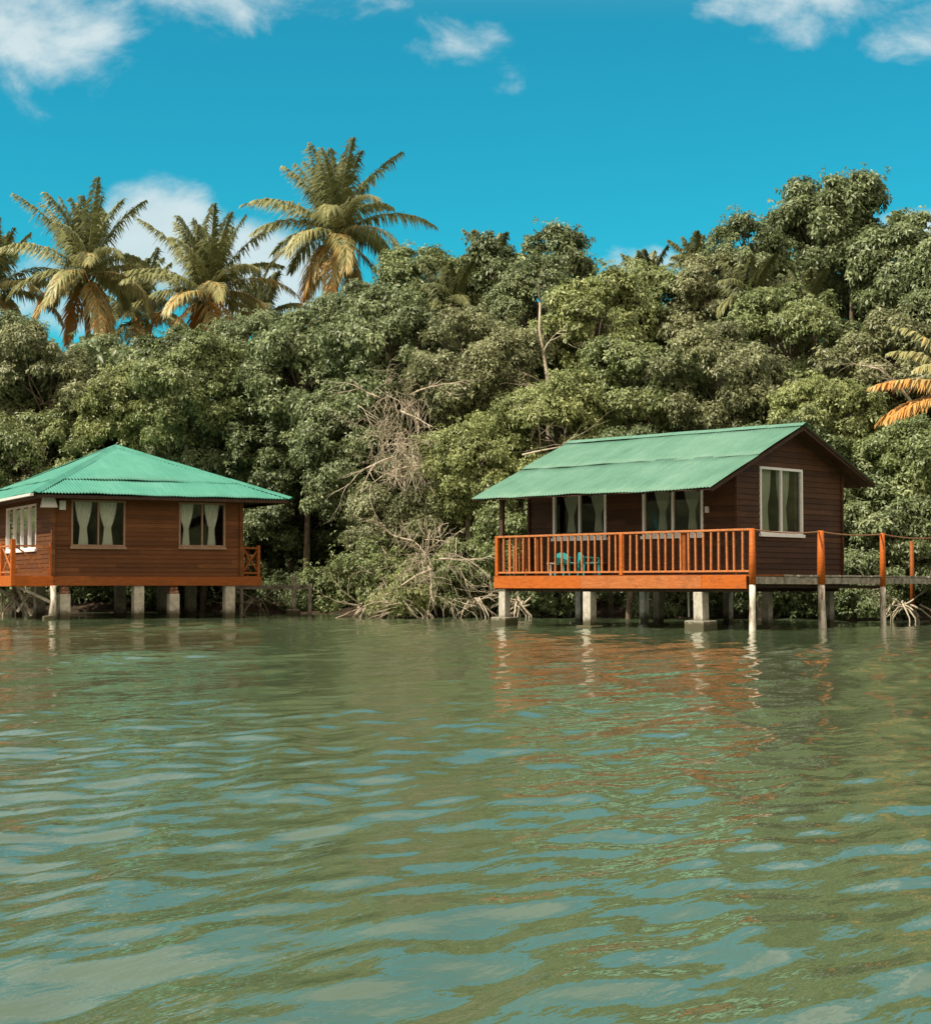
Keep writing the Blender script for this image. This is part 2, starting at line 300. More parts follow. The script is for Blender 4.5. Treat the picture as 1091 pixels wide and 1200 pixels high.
# ------------------------------------------------------------------ water and ground
def make_water():
    xs = [0.0]; st = 0.03
    while xs[-1] < 600:
        if xs[-1] > 6: st *= 1.035
        xs.append(xs[-1] + st)
    xs = np.array(sorted([-v for v in xs[1:]] + xs))
    ys = [2.2]; 
    while ys[-1] < 95: ys.append(ys[-1] + 0.015 + 0.0027 * (ys[-1] - 2.2))
    ys = np.array([-600, -200, -60, -20, -8, -3, -1, 0, 0.7, 1.3, 1.8] + ys + [120, 200, 500, 1500.0])
    X, Y = np.meshgrid(xs, ys); Z = np.zeros_like(X)
    rng = np.random.default_rng(5)
    cell = 0.015 + 0.0027 * np.maximum(Y - 2.2, 0); cellx = np.where(np.abs(X) > 6, 0.03 + 0.034 * (np.abs(X) - 6), 0.03)
    cell = np.maximum(cell, cellx)
    main = R(151)        # direction waves travel
    for i in range(120):
        lam = 0.13 * (1.6 / 0.13) ** (rng.random() ** 0.75)
        th = main + rng.normal() * R(21)
        k = 2 * math.pi / lam
        slope = 0.0235 * (0.75 if lam < .22 else 1.1 if lam < 1.0 else .8) * rng.uniform(0.5, 1.4)
        ph = rng.random() * 6.28
        kx, ky = k * math.cos(th), k * math.sin(th)
        fade = np.clip((lam / cell - 2.2) / 2, 0, 1)
        wob = 0.9 * np.sin(X * 0.31 + Y * 0.17 + i) + 0.7 * np.sin(X * 0.13 - Y * 0.41 + 2.1 * i)
        env = 0.72 + 0.42 * np.sin(X * 0.33 + i * 1.7) * np.sin(Y * 0.27 + i * 0.9)
        Z += slope / k * fade * env * np.sin(kx * X + ky * Y + ph + wob)
    for i in range(10):      # a low long swell
        lam = rng.uniform(1.8, 4.0); th = R(115) + rng.normal() * R(25); k = 2 * math.pi / lam
        Z += 0.009 / k * np.clip((lam / cell - 3) / 3, 0, 1) * np.sin(k * math.cos(th) * X + k * math.sin(th) * Y + rng.random() * 6.28)
    gust = 0.80 + 0.30 * np.sin(X * .21 + 1.1 * np.sin(Y * .13)) * np.sin(Y * .31 + X * .12) + 0.22 * np.sin(X * .55 - Y * .37)
    Z *= gust
    # sharper crests, flatter troughs
    Z = Z + 6.0 * Z * np.abs(Z)
    calm = 1.0 - 0.42 * np.clip((Y - 6) / 18, 0, 1)
    Z *= calm
    ny, nx = X.shape; v = np.stack([X, Y, Z], -1).reshape(-1, 3)
    i = np.arange(ny * nx).reshape(ny, nx)
    q = np.stack([i[:-1, :-1], i[:-1, 1:], i[1:, 1:], i[1:, :-1]], -1).reshape(-1, 4)
    o = np_mesh('water', v, None, M['water'], quads=q, smooth=True); tag(o, kind='structure')
make_water()

def shore(x):
    return 52.5 - 0.33 * x + 1.2 * math.sin(x * 0.5) + 0.6 * math.sin(x * 1.3 + 1) + (3.0 if x < -3 else 0)
def ground_z(x, y):
    s = shore(x); d = y - s
    if d < 0: return max(-2.5, 0.25 * d) 
    return min(0.3 * d, 1.1) + max(0, min((d - 6) * 0.22, 3.5)) + 0.12 * math.sin(x * 1.1 + y)
def make_ground():
    xs = [-1500, -500, -200, -100] + [-60 + i * 0.8 for i in range(151)] + [100, 200, 500, 1500]
    ys = [-600, -100, 0, 20, 30, 38] + [42 + i * 0.6 for i in range(80)] + [100, 140, 250, 600, 1500]
    v = [(x, y, ground_z(max(-60, min(60, x)), y)) for y in ys for x in xs]; nx = len(xs)
    f = [(j * nx + i, j * nx + i + 1, (j + 1) * nx + i + 1, (j + 1) * nx + i) for j in range(len(ys) - 1) for i in range(nx - 1)]
    me = MB(); me.v = v; me.f = f; o = me.build('ground', M['soil'], smooth=True); tag(o, kind='structure')
make_ground()
def make_hills():
    # unseen wooded rises round the lagoon, added to darken the window reflections
    rng = np.random.default_rng(3); na = 400; nr = 26; v = []
    a0, a1 = R(180), R(-180)
    for i in range(na + 1):
        a = a0 + (a1 - a0) * i / na
        for j in range(nr + 1):
            q = j / nr; r_ = 85 + 130 * q + 6 * math.sin(a * 7) + 4 * math.sin(a * 17 + 1)
            h = -1.5 + (24 + 6 * math.sin(a * 5 + 1) + 3 * math.sin(a * 13)) * math.sin(min(1, q * 1.6) * math.pi / 2) ** .6 + (rng.normal(0, 1.0) if j else 0)
            v.append((r_ * math.cos(a), 25 + r_ * math.sin(a), h))
    f = [(i * (nr + 1) + j, i * (nr + 1) + j + 1, (i + 1) * (nr + 1) + j + 1, (i + 1) * (nr + 1) + j) for i in range(na) for j in range(nr)]
    me = MB(); me.v = v; me.f = f; o = me.build('hills', surf('wooded hillside', [(0.35, (0.03, 0.04, 0.015)), (0.5, (0.08, 0.10, 0.04)), (0.7, (0.16, 0.19, 0.08))], .6, rough=1.0, bump=1.0, bd=.8), smooth=True); tag(o, kind='structure')
make_hills()

# ------------------------------------------------------------------ building helpers (all in a cottage's own frame)
def siding(mb, span, z0, z1, holes, put, board=0.125):
    """lapped horizontal boards; span(z)->(a,b), holes [(a0,a1,z0,z1)], put(a, out, z)->point"""
    zs = set([round(z0 + i * board, 4) for i in range(int((z1 - z0) / board) + 1)] + [z1])
    for h in holes: zs |= {h[2], h[3]}
    zs = sorted(z for z in zs if z0 <= z <= z1)
    zc = [zs[0]]
    for z in zs[1:]:
        if z - zc[-1] > 0.012: zc.append(z)
    for za, zb in zip(zc[:-1], zc[1:]):
        (a0, a1), (b0, b1) = span(za), span(zb)
        if a1 - a0 < 0.02: continue
        segs = [((a0, b0), (a1, b1))]
        for h in holes:
            if h[2] <= za + 1e-4 and h[3] >= zb - 1e-4:
                ns = []
                for l, r in segs:
                    if h[0] > l[0] and h[1] < r[0]: ns += [(l, (h[0], h[0])), ((h[1], h[1]), r)]
                    else: ns.append((l, r))
                segs = ns
        for l, r in segs:
            mb.hexa([put(l[0], 0.020, za), put(r[0], 0.020, za), put(r[0], -0.03, za), put(l[0], -0.03, za)],
                    [put(l[1], 0.004, zb), put(r[1], 0.004, zb), put(r[1], -0.03, zb), put(l[1], -0.03, zb)])

def window(parent, put, a0, a1, z0, z1, fm, panes=2, curtains=(), cm=None, fw=0.06, label=None, sill=True):
    mb = MB()
    def bx(x0, x1, zz0, zz1, o0=-0.05, o1=0.035):
        mb.hexa([put(x0, o1, zz0), put(x1, o1, zz0), put(x1, o0, zz0), put(x0, o0, zz0)], [put(x0, o1, zz1), put(x1, o1, zz1), put(x1, o0, zz1), put(x0, o0, zz1)])
    bx(a0, a0 + fw, z0, z1); bx(a1 - fw, a1, z0, z1)
    bx(a0 + fw, a1 - fw, z1 - fw, z1, -0.05, 0.033); bx(a0 + fw, a1 - fw, z0, z0 + fw, -0.05, 0.033)
    for k in range(1, panes):
        x = a0 + (a1 - a0) * k / panes; bx(x - fw * 0.42, x + fw * 0.42, z0 + fw, z1 - fw, -0.045, 0.028)
    wo_ = mb.build('window', fm, parent)
    if label: wo_['label'] = label
    if sill:
        s = MB(); s.hexa([put(a0 - .03, .07, z0 - .07), put(a1 + .03, .07, z0 - .07), put(a1 + .03, -.02, z0 - .07), put(a0 - .03, -.02, z0 - .07)],
                         [put(a0 - .03, .07, z0 - .003), put(a1 + .03, .07, z0 - .003), put(a1 + .03, -.02, z0 - .003), put(a0 - .03, -.02, z0 - .003)])
        s.build('sill', fm, wo_)
    g = MB()
    g.add([put(a0 + fw, -0.02, z0 + fw), put(a1 - fw, -0.02, z0 + fw), put(a1 - fw, -0.02, z1 - fw), put(a0 + fw, -0.02, z1 - fw)], [(0, 1, 2, 3)])
    g.build('pane', M['glass'], wo_)
    for (c, wt, wn, wb) in curtains:       # centre (0..1), half widths top / tie / bottom
        m2 = MB(); nx = 34; nz = 22; vs_ = []
        for j in range(nz + 1):
            s_ = j / nz; z = z0 + 0.03 + (z1 - z0 - 0.06) * s_
            tie = 0.42
            hw = wn + (wb - wn) * ((tie - s_) / tie) ** 1.2 if s_ < tie else wn + (wt - wn) * (1 - (1 - (s_ - tie) / (1 - tie)) ** 1.9)
            for i in range(nx + 1):
                q = i / nx * 2 - 1
                x = a0 + (a1 - a0) * c + q * hw; x = min(max(x, a0 + .02), a1 - .02)
                vs_.append(put(x, -0.13 + 0.022 * math.sin(i * 1.25 + 0.5 * math.sin(j * .4)), z))
        m2.add(vs_, [(j * (nx + 1) + i, j * (nx + 1) + i + 1, (j + 1) * (nx + 1) + i + 1, (j + 1) * (nx + 1) + i) for j in range(nz) for i in range(nx)])
        m2.build('curtain', cm, wo_, smooth=True)
    return wo_

def corrugated(mb, cols_fn, length, pitch=0.09, amp=0.010, rows=5, normal=(0, 0, 1), thick=0.006, seed=0):
    """cols_fn(t)->(p_low, p_high) for t in 0..length"""
    n = int(length / pitch * 6); nrm = Vector(normal).normalized(); rg = random.Random(seed)
    top = []; phs = [rg.uniform(0, 6.28) for _ in range(4)]
    for i in range(n + 1):
        t = length * i / n; a, b = cols_fn(t); a = Vector(a); b = Vector(b)
        rag = 0.012 * math.sin(t * 6.1 + phs[0]) * (math.sin(t * 2.3 + phs[1]))
        wv = amp * math.sin(2 * math.pi * t / pitch)
        sag = 0.010 * math.sin(t * 1.7 + phs[2]) + 0.006 * math.sin(t * 5.3 + phs[3])
        d = (b - a)
        for r in range(rows + 1):
            q = r / rows; p = a + d * q + nrm * (wv + sag * (1 - 0.3 * q) + 0.008 * math.sin(q * 4 + t * 0.9))
            if r == 0 and d.length > 1e-4: p = p - d.normalized() * rag
            top.append(p)
    R1 = rows + 1; nv = len(top)
    low = [p - nrm * thick for p in top]
    f = []
    for i in range(n):
        for r in range(rows):
            A = i * R1 + r; f.append((A, A + R1, A + R1 + 1, A + 1)); f.append((nv + A, nv + A + 1, nv + A + R1 + 1, nv + A + R1))
        A = i * R1; f.append((A + R1, A, nv + A, nv + A + R1)); A += rows; f.append((A, A + R1, nv + A + R1, nv + A))
    mb.add(top + low, f)

def stilt(parent, x, y, ztop, w_=0.19, footing=None, top_mat=None, mt='concrete', zb=-1.6, tilt=0.0):
    m = MB(); h = w_ / 2
    m.hexa([(x - h + tilt, y - h, zb), (x + h + tilt, y - h, zb), (x + h + tilt, y + h, zb), (x - h + tilt, y + h, zb)],
           [(x - h, y - h, ztop), (x + h, y - h, ztop), (x + h, y + h, ztop), (x - h, y + h, ztop)])
    o = m.build('stilt', M[mt], parent, bevel=0.012)
    if footing:
        fw, fz = footing; g = MB(); rg = random.Random(int(x * 77)); h = fw / 2
        g.hexa([(x - h * 1.04, y - h, -1.5), (x + h, y - h * 1.03, -1.5), (x + h, y + h, -1.5), (x - h, y + h, -1.5)],
               [(x - h, y - h, fz), (x + h * 1.02, y - h, fz - 0.012), (x + h, y + h, fz), (x - h, y + h * 1.02, fz + 0.01)])
        g.build('footing', M['concrete'], o, bevel=0.02)
    return o

# ------------------------------------------------------------------ cottage on the right (gable roof)
def cottage_right():
    ROT = math.atan2(-0.699, 0.715)
    A = empty('stilt_cottage', (5.85, 35.0, 0), ROT)
    tag(A, 'dark brown stilt cottage with pale green gabled roof and orange railed deck', 'cottage')
    X0, X1, Y0, Y1, ZF = -7.16, -1.2, 1.19, 5.32, 1.16
    # roof planes
    E0 = (-0.30, 2.97); RG = (3.25, 4.52); E1 = (6.23, 3.33); RX0, RX1 = -7.71, -0.78
    def roof_z(y): 
        return E0[1] + (RG[1] - E0[1]) * (y - E0[0]) / (RG[0] - E0[0]) if y < RG[0] else RG[1] + (E1[1] - RG[1]) * (y - RG[0]) / (E1[0] - RG[0])
    rf = MB(); L = RX1 - RX0; mid = 0.5
    nf = Vector((0, -(RG[1] - E0[1]), RG[0] - E0[0]))
    def P(x, q): return (x, E0[0] + (RG[0] - E0[0]) * q, E0[1] + (RG[1] - E0[1]) * q)
    nn = nf.normalized()
    corrugated(rf, lambda t: (Vector(P(RX0 + t, 0)) + nn * 0.0, Vector(P(RX0 + t, mid + 0.03)) + nn * 0.0), L, normal=nf, seed=3)
    corrugated(rf, lambda t: (Vector(P(RX0 + t, mid)) + nn * 0.015, Vector(P(RX0 + t, 1)) + nn * 0.012), L, normal=nf, seed=4)
    nb = Vector((0, RG[1] - E1[1], E1[0] - RG[0]))
    corrugated(rf, lambda t: ((RX0 + t, E1[0], E1[1]), (RX0 + t, RG[0], RG[1] + 0.02)), L, normal=nb, seed=5)
    ro = rf.build('roof', M['roof_pale'], A, smooth=True)
    so = MB(); so.hexa([(RX0 + .02, E0[0] + .03, E0[1] - .040), (RX1 - .02, E0[0] + .03, E0[1] - .040), (RX1 - .02, RG[0], RG[1] - .050), (RX0 + .02, RG[0], RG[1] - .050)],
                       [(RX0 + .02, E0[0] + .03, E0[1] - .024), (RX1 - .02, E0[0] + .03, E0[1] - .024), (RX1 - .02, RG[0], RG[1] - .034), (RX0 + .02, RG[0], RG[1] - .034)])
    so.hexa([(RX0 + .02, RG[0] + .001, RG[1] - .050), (RX1 - .008, RG[0] + .001, RG[1] - .050), (RX1 - .008, E1[0] - .03, E1[1] - .075), (RX0 + .02, E1[0] - .03, E1[1] - .075)],
            [(RX0 + .02, RG[0] + .001, RG[1] - .026), (RX1 - .008, RG[0] + .001, RG[1] - .026), (RX1 - .008, E1[0] - .03, E1[1] - .030), (RX0 + .02, E1[0] - .03, E1[1] - .030)])
    so.build('soffit', M['wall_dark'], ro)
    rc = MB()
    for k in range(7):
        xa = RX0 + L * k / 7 - 0.02; xb = RX0 + L * (k + 1) / 7 + 0.02; up = 0.052 + 0.004 * (k % 2)
        rc.add([(xa, RG[0] - .16, RG[1] - .03 + .004 * (k % 2)), (xb, RG[0] - .16, RG[1] - .03 + .004 * (k % 2)), (xb, RG[0], RG[1] + up), (xa, RG[0], RG[1] + up), (xb, RG[0] + .16, RG[1] - .03), (xa, RG[0] + .16, RG[1] - .03)],
               [(0, 1, 2, 3), (3, 2, 4, 5)])
    rc.build('ridge_cap', M['roof_pale'], ro)
    # rafters, purlins and barge boards
    rb = MB()
    for x in [RX0 + .06] + [X0 + 0.05 + i * 0.74 for i in range(9)] + [RX1 - .06]:
        rb.bar((x, E0[0] + .10, roof_z(E0[0] + .10) - .088), (x, RG[0], RG[1] - .088), .05, .06)
        rb.bar((x, RG[0], RG[1] - .078), (x, E1[0] - .05, roof_z(E1[0] - .05) - .078), .046, .09)
    rb.build('rafters', M['dark_wood'], ro)
    # walls
    w1 = MB(); hf = [(-6.43, -4.80, 2.05, 3.33), (-3.74, -2.06, 2.05, 3.33)]
    siding(w1, lambda z: (X0, X1), 1.17, roof_z(Y0) - .13, hf, lambda a, o, z: (a, Y0 - o, z))
    w1.build('front_wall', M['wall_dark'], A)
    hg = [(2.05, 3.72, 2.08, 3.55)]
    def gspan(z):
        lo = Y0; hi = Y1
        zz = z + 0.11
        if zz > roof_z(Y0): lo = E0[0] + (zz - E0[1]) * (RG[0] - E0[0]) / (RG[1] - E0[1])
        if zz > roof_z(Y1): hi = RG[0] + (RG[1] - zz) * (E1[0] - RG[0]) / (RG[1] - E1[1])
        return (lo, hi)
    w2 = MB(); siding(w2, gspan, 1.05, RG[1] - .12, hg, lambda a, o, z: (X1 + o, a, z)); w2.build('gable_wall', M['wall_dark'], A)
    w3 = MB(); siding(w3, gspan, 1.05, RG[1] - .12, [], lambda a, o, z: (X0 - o, a, z)); w3.build('gable_wall', M['wall_dark'], A)
    w4 = MB(); siding(w4, lambda z: (X0, X1), 1.05, roof_z(Y1) - .13, [], lambda a, o, z: (a, Y1 + o, z)); w4.build('back_wall', M['wall_dark'], A)
    for x, y in ((X1 + .03, Y0 - .03), (X0 - .03, Y0 - .03), (X1 + .03, Y1 + .03), (X0 - .03, Y1 + .03)):
        tr = MB(); tr.box(x - .03, x + .03, y - .03, y + .03, 1.06, roof_z(y) - .12); tr.build('corner_trim', M['wall_dark'], A)
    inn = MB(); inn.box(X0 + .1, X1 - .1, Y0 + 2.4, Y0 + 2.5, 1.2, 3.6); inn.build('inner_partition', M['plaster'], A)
    # windows
    pf = lambda a, o, z: (a, Y0 - o, z)
    window(A, pf, *hf[0], M['frame_white'], 2, ((0.27, .25, .07, .13), (0.78, .25, .07, .13)), M['curtain_dim'])
    window(A, pf, *hf[1], M['frame_white'], 2, ((0.27, .25, .07, .13), (0.76, .25, .07, .13)), M['curtain_dim'])
    pg = lambda a, o, z: (X1 + o, a, z)
    window(A, pg, *hg[0], M['frame_white'], 2, ((0.2, .33, .17, .24), (0.66, .28, .12, .2)), M['curtain_dim'], fw=.055, label='white framed window high on the dark gable wall')
    # deck
    dk = MB(); k = 0; y = 0.0
    while y < Y0 - .06:
        dk.box(X0 - .02, 0.0, y, y + .132, ZF - .03 + .001 * (k % 3), ZF + .003 * (k % 2)); y += .14; k += 1
    dk.box(X0, X1 + .0, Y0 - .02, Y1, ZF - .035, ZF - .005)
    dk.build('deck', M['orange_dark'], A)
    js = MB()
    for x in [X0 + .1 + i * .86 for i in range(8)]: js.box(x, x + .08, .0, Y1, .93, ZF - .04)
    for y in (.12, 2.7, 5.2): js.box(X0, X1 if y > 1 else -.05, y - .05, y + .05, .80, .925)
    js.build('joists', M['dark_wood'], A)
    for i, (a, b, mm, lb) in enumerate(((X0 - .05, -4.55, 'orange', None), (-4.547, -1.22, 'orange_pale', 'paler middle length of the fascia board'), (-1.217, -.09, 'orange', None))):  # middle length in a paler orange
        f = MB(); f.box(a, b, -.045 - .003 * (i % 2), 0 - .001, .87, 1.145); o = f.build('fascia', M[mm], A, bevel=.006)
        if lb: o['label'] = lb
    f = MB(); f.box(X0 - .05, X0 - .021, .003, Y0, .87, 1.145); f.build('fascia', M['orange'], A, bevel=.006)
    # railing
    rg = random.Random(4)
    def rail_run(p, q, n, skip_first=False):
        p = Vector(p); q = Vector(q); t_ = MB(); t_.bar(p + Vector((0, 0, 2.07)), q + Vector((0, 0, 2.09)), .075, .045)
        top = t_.build('railing', M['rail'], A, bevel=.006)
        b_ = MB(); b_.bar(p + Vector((0, 0, 1.235)), q + Vector((0, 0, 1.235)), .06, .04); b_.build('bottom_rail', M['rail'], top)
        for i in range(1, n):
            c = p.lerp(q, i / n); j = rg.uniform(-.012, .012); s = MB()
            s.bar(c + Vector((j, 0, 1.25)), c + Vector((j + rg.uniform(-.012, .012), 0, 2.06)), .036, .036, (0, 1, 0)); s.build('baluster', M['rail'], top)
        return top
    tr_ = rail_run((X0 + .02, .03, 0), (-.03, .03, 0), 36)
    rail_run((X0 + .02, .08, 0), (X0 + .02, Y0 - .08, 0), 6)
    for x, y, z1, m_ in ((X0 + .0, .03, 2.09, 'orange'), (-5.95, .09, 2.05, 'orange_dark'), (-3.42, .03, 2.06, 'orange'), (-1.75, .09, 2.06, 'orange_dark'), (X0, Y0 - .12, 2.06, 'orange_dark')):
        p_ = MB(); p_.box(x - .045, x + .045, y - .045, y + .045, 1.16, z1); p_.build('railing_post', M[m_], A, bevel=.006)
    p_ = MB(); p_.box(X0 + .01, X0 + .10, .09, .18, 1.16, roof_z(.1) - .12); p_.build('roof_post', M['dark_wood'], A)
    j_ = MB(); j_.box(-1.97, -1.89, Y0 - .09, Y0 - .024, 2.52, 2.66); j_.build('switch_box', M['white_plastic'], A, bevel=.008)
    # stilts (concrete)
    stilt(A, -7.02, .12, .865, .20, (.46, .20)); stilt(A, -4.42, .12, .80, .22, (.44, .045)); stilt(A, -1.36, .12, .80, .235, (.50, .20), tilt=.05)
    for x, y in ((-6.9, 2.7), (-4.5, 2.7), (-1.45, 2.7), (-6.9, 5.2), (-4.3, 5.2), (-1.45, 5.2)):
        stilt(A, x, y, .80, .18, (.38, .05) if y < 3 else None)
    pp = MB(); pp.tube([(-2.35, 1.0, .95), (-2.33, 1.0, .25)], .022, 8); pp.build('drain_pipe', M['white_plastic'], A)
    return A
cotA = cottage_right()
mA = Matrix.Translation((5.85, 35.0, 0)) @ Matrix.Rotation(math.atan2(-0.699, 0.715), 4, 'Z')

# ---- walkway along the gable side
def walkway():
    W = empty('walkway', (5.85, 35.0, 0), math.atan2(-0.699, 0.715))
    tag(W, 'weathered grey plank walkway on piles with orange tops, rope handrail beside the gable', 'walkway')
    rg = random.Random(9)
    p0, p1, p2, p3 = Vector((0.02, 0, 0)), Vector((0.02, 2.58, 0)), Vector((0.02, 5.11, 0)), Vector((-1.18 + .2, 10.6, 0))
    dr = (p3 - p2).normalized(); perp = Vector((-dr.y, dr.x, 0))
    pl = MB(); y = 1.22
    while y < 5.2:
        j = rg.uniform(-.02, .02); pl.box(-1.17, .02 + j, y, y + .15, 1.125, 1.16 + rg.uniform(-.004, .004)); y += .163
    t = 0.05
    while t < 8.5:
        c = p2 + dr * t; j = rg.uniform(-.03, .03)
        a = c - perp * j; b = c + perp * 1.25
        pl.hexa([a + Vector((0, 0, 1.12)), a + dr * .14 + Vector((0, 0, 1.12)), b + dr * .14 + Vector((0, 0, 1.12)), b + Vector((0, 0, 1.12))],
                [a + Vector((0, 0, 1.158)), a + dr * .14 + Vector((0, 0, 1.16)), b + dr * .14 + Vector((0, 0, 1.16)), b + Vector((0, 0, 1.158))]); t += .16
    pl.build('planks', M['grey_wood'], W)
    b_ = MB(); b_.bar((-.03, .1, 1.045), (-.03, 2.6, 1.035), .06, .15); b_.build('edge_beam', M['grey_wood'], W)
    b_ = MB(); b_.bar((-.03, 2.603, 1.04), (-.03, 5.14, 1.035), .058, .14); b_.build('edge_beam', M['grey_wood'], W)
    b_ = MB(); b_.bar(p2 + Vector((0, .05, 1.045)), p2 + dr * 8.5 + Vector((0, 0, 1.03)), .06, .13); b_.build('edge_beam', M['grey_wood'], W)
    b_ = MB(); b_.bar((-.2, .2, .93), (-.2, 5.3, .90), .07, .07); b_.bar((-1.0, 1.3, 1.05), (-1.0, 5.3, 1.05), .07, .12)
    b_.bar(p2 + perp * 1.15 + Vector((0, 0, 1.05)), p2 + dr * 8.5 + perp * 1.15 + Vector((0, 0, 1.05)), .06, .12); b_.build('edge_beam', M['dark_wood'], W)
    posts = [(p0 + Vector((.0, .02, 0)), .072, 2.11), (p1, .085, 2.12), (p2, .068, 2.12), (p2 + dr * 3.6, .07, 2.12), (p2 + dr * 7.2, .07, 2.12), (p2 + dr * 5.5 + perp * 1.25, .06, 2.08)]
    tops = []
    for i, (p, r, zt) in enumerate(posts):
        lx = rg.uniform(-.03, .03); zb = -1.6
        if i == 5:
            m = MB(); m.tube([p + Vector((0, 0, .2)), p + Vector((0, 0, zt))], [r, r * .9], 10); m.build('pile', M['orange_dark'], W, smooth=True); continue
        zs = 0.94 + rg.uniform(-.03, .05)
        m = MB(); m.tube([p + Vector((lx * 1.6, 0, zb)), p + Vector((lx, 0, .1)), p + Vector((lx * .4, 0, .6)), p + Vector((0, 0, zs))], [r * 1.05, r * 1.0, r * .9, r * .98], 12, .06, rg)
        o = m.build('pile', M['white_pile'], W, smooth=True)
        m = MB(); m.tube([p + Vector((0, 0, zs - .01)), p + Vector((.005, 0, 1.5)), p + Vector((0, 0, zt))], [r * 1.06, r * .98, r * .80], 12, .02, rg)
        m.build('post_top', M['orange'], o, smooth=True)
        tops.append(p + Vector((0, 0, zt - .02)))
    rp = MB(); pts = []
    for a, b in zip(tops[:-1], tops[1:]):
        for k in range(12):
            q = k / 12; pts.append(a.lerp(b, q) - Vector((0, 0, (.05 * 4) * q * (1 - q))))
    pts.append(tops[-1]); rp.tube(pts, .016, 6); rp.build('rope_rail', M['rope'], W, smooth=True)
walkway()

# ---- furniture on the deck
def plastic_chair(loc, rz, label):
    c = empty('plastic_chair', loc, rz); tag(c, label, 'chair', 'turquoise chairs on the deck')
    s = MB(); s.hexa([(-.2, -.2, .27), (.2, -.2, .27), (.18, .2, .25), (-.18, .2, .25)], [(-.2, -.21, .30), (.2, -.21, .30), (.18, .2, .28), (-.18, .2, .28)]); s.build('seat', M['teal_plastic'], c, bevel=.01)
    b = MB(); n = 8
    for i in range(n):
        a0 = math.pi * (i / n) ; a1 = math.pi * ((i + 1) / n); pt = lambda a, r, z: (r * math.cos(a) * .2, .17 + .06 * math.sin(a), z)
        h0 = .40 + .13 * math.sin(a0); h1 = .40 + .13 * math.sin(a1)
        b.hexa([pt(a0, 1, .283), pt(a1, 1, .283), (pt(a1, 1, 0)[0] * .9, pt(a1, 1, 0)[1] - .02, .283), (pt(a0, 1, 0)[0] * .9, pt(a0, 1, 0)[1] - .02, .283)],
               [pt(a0, 1, h0), pt(a1, 1, h1), (pt(a1, 1, 0)[0] * .9, pt(a1, 1, 0)[1] - .02, h1), (pt(a0, 1, 0)[0] * .9, pt(a0, 1, 0)[1] - .02, h0)])
    b.build('backrest', M['teal_plastic'], c)
    for x in (-.17, .17):
        for y in (-.17, .17):
            l = MB(); l.bar((x * 1.12, y * 1.12, 0), (x, y, .262), .035, .035, (0, 1, 0)); l.build('leg', M['teal_plastic'], c)
        a = MB(); a.bar((x * 1.15, -.18, .40), (x * 1.15, .19, .42), .04, .02); a.bar((x * 1.15, -.17, .30), (x * 1.15, -.17, .39), .03, .03, (0, 1, 0)); a.build('armrest', M['teal_plastic'], c)
rA = math.atan2(-0.699, 0.715)
plastic_chair(mA @ Vector((-5.62, .72, 1.165)), rA + R(190), 'turquoise plastic chair behind the deck rail, under the left front window')
plastic_chair(mA @ Vector((-4.98, .75, 1.165)), rA + R(150), 'turquoise plastic chair at the right end of the low bench on the deck')
bn = empty('low_bench', mA @ Vector((-5.5, .98, 1.165)), rA); tag(bn, 'low pale wooden bench along the cottage wall behind the deck rail', 'bench')
m = MB(); m.box(-.85, .7, -.13, .13, .27, .305); m.build('seat', M['grey_wood'], bn)
for x in (-.75, .6):
    m = MB(); m.box(x - .03, x + .03, -.11, .11, 0, .268); m.build('leg', M['grey_wood'], bn)

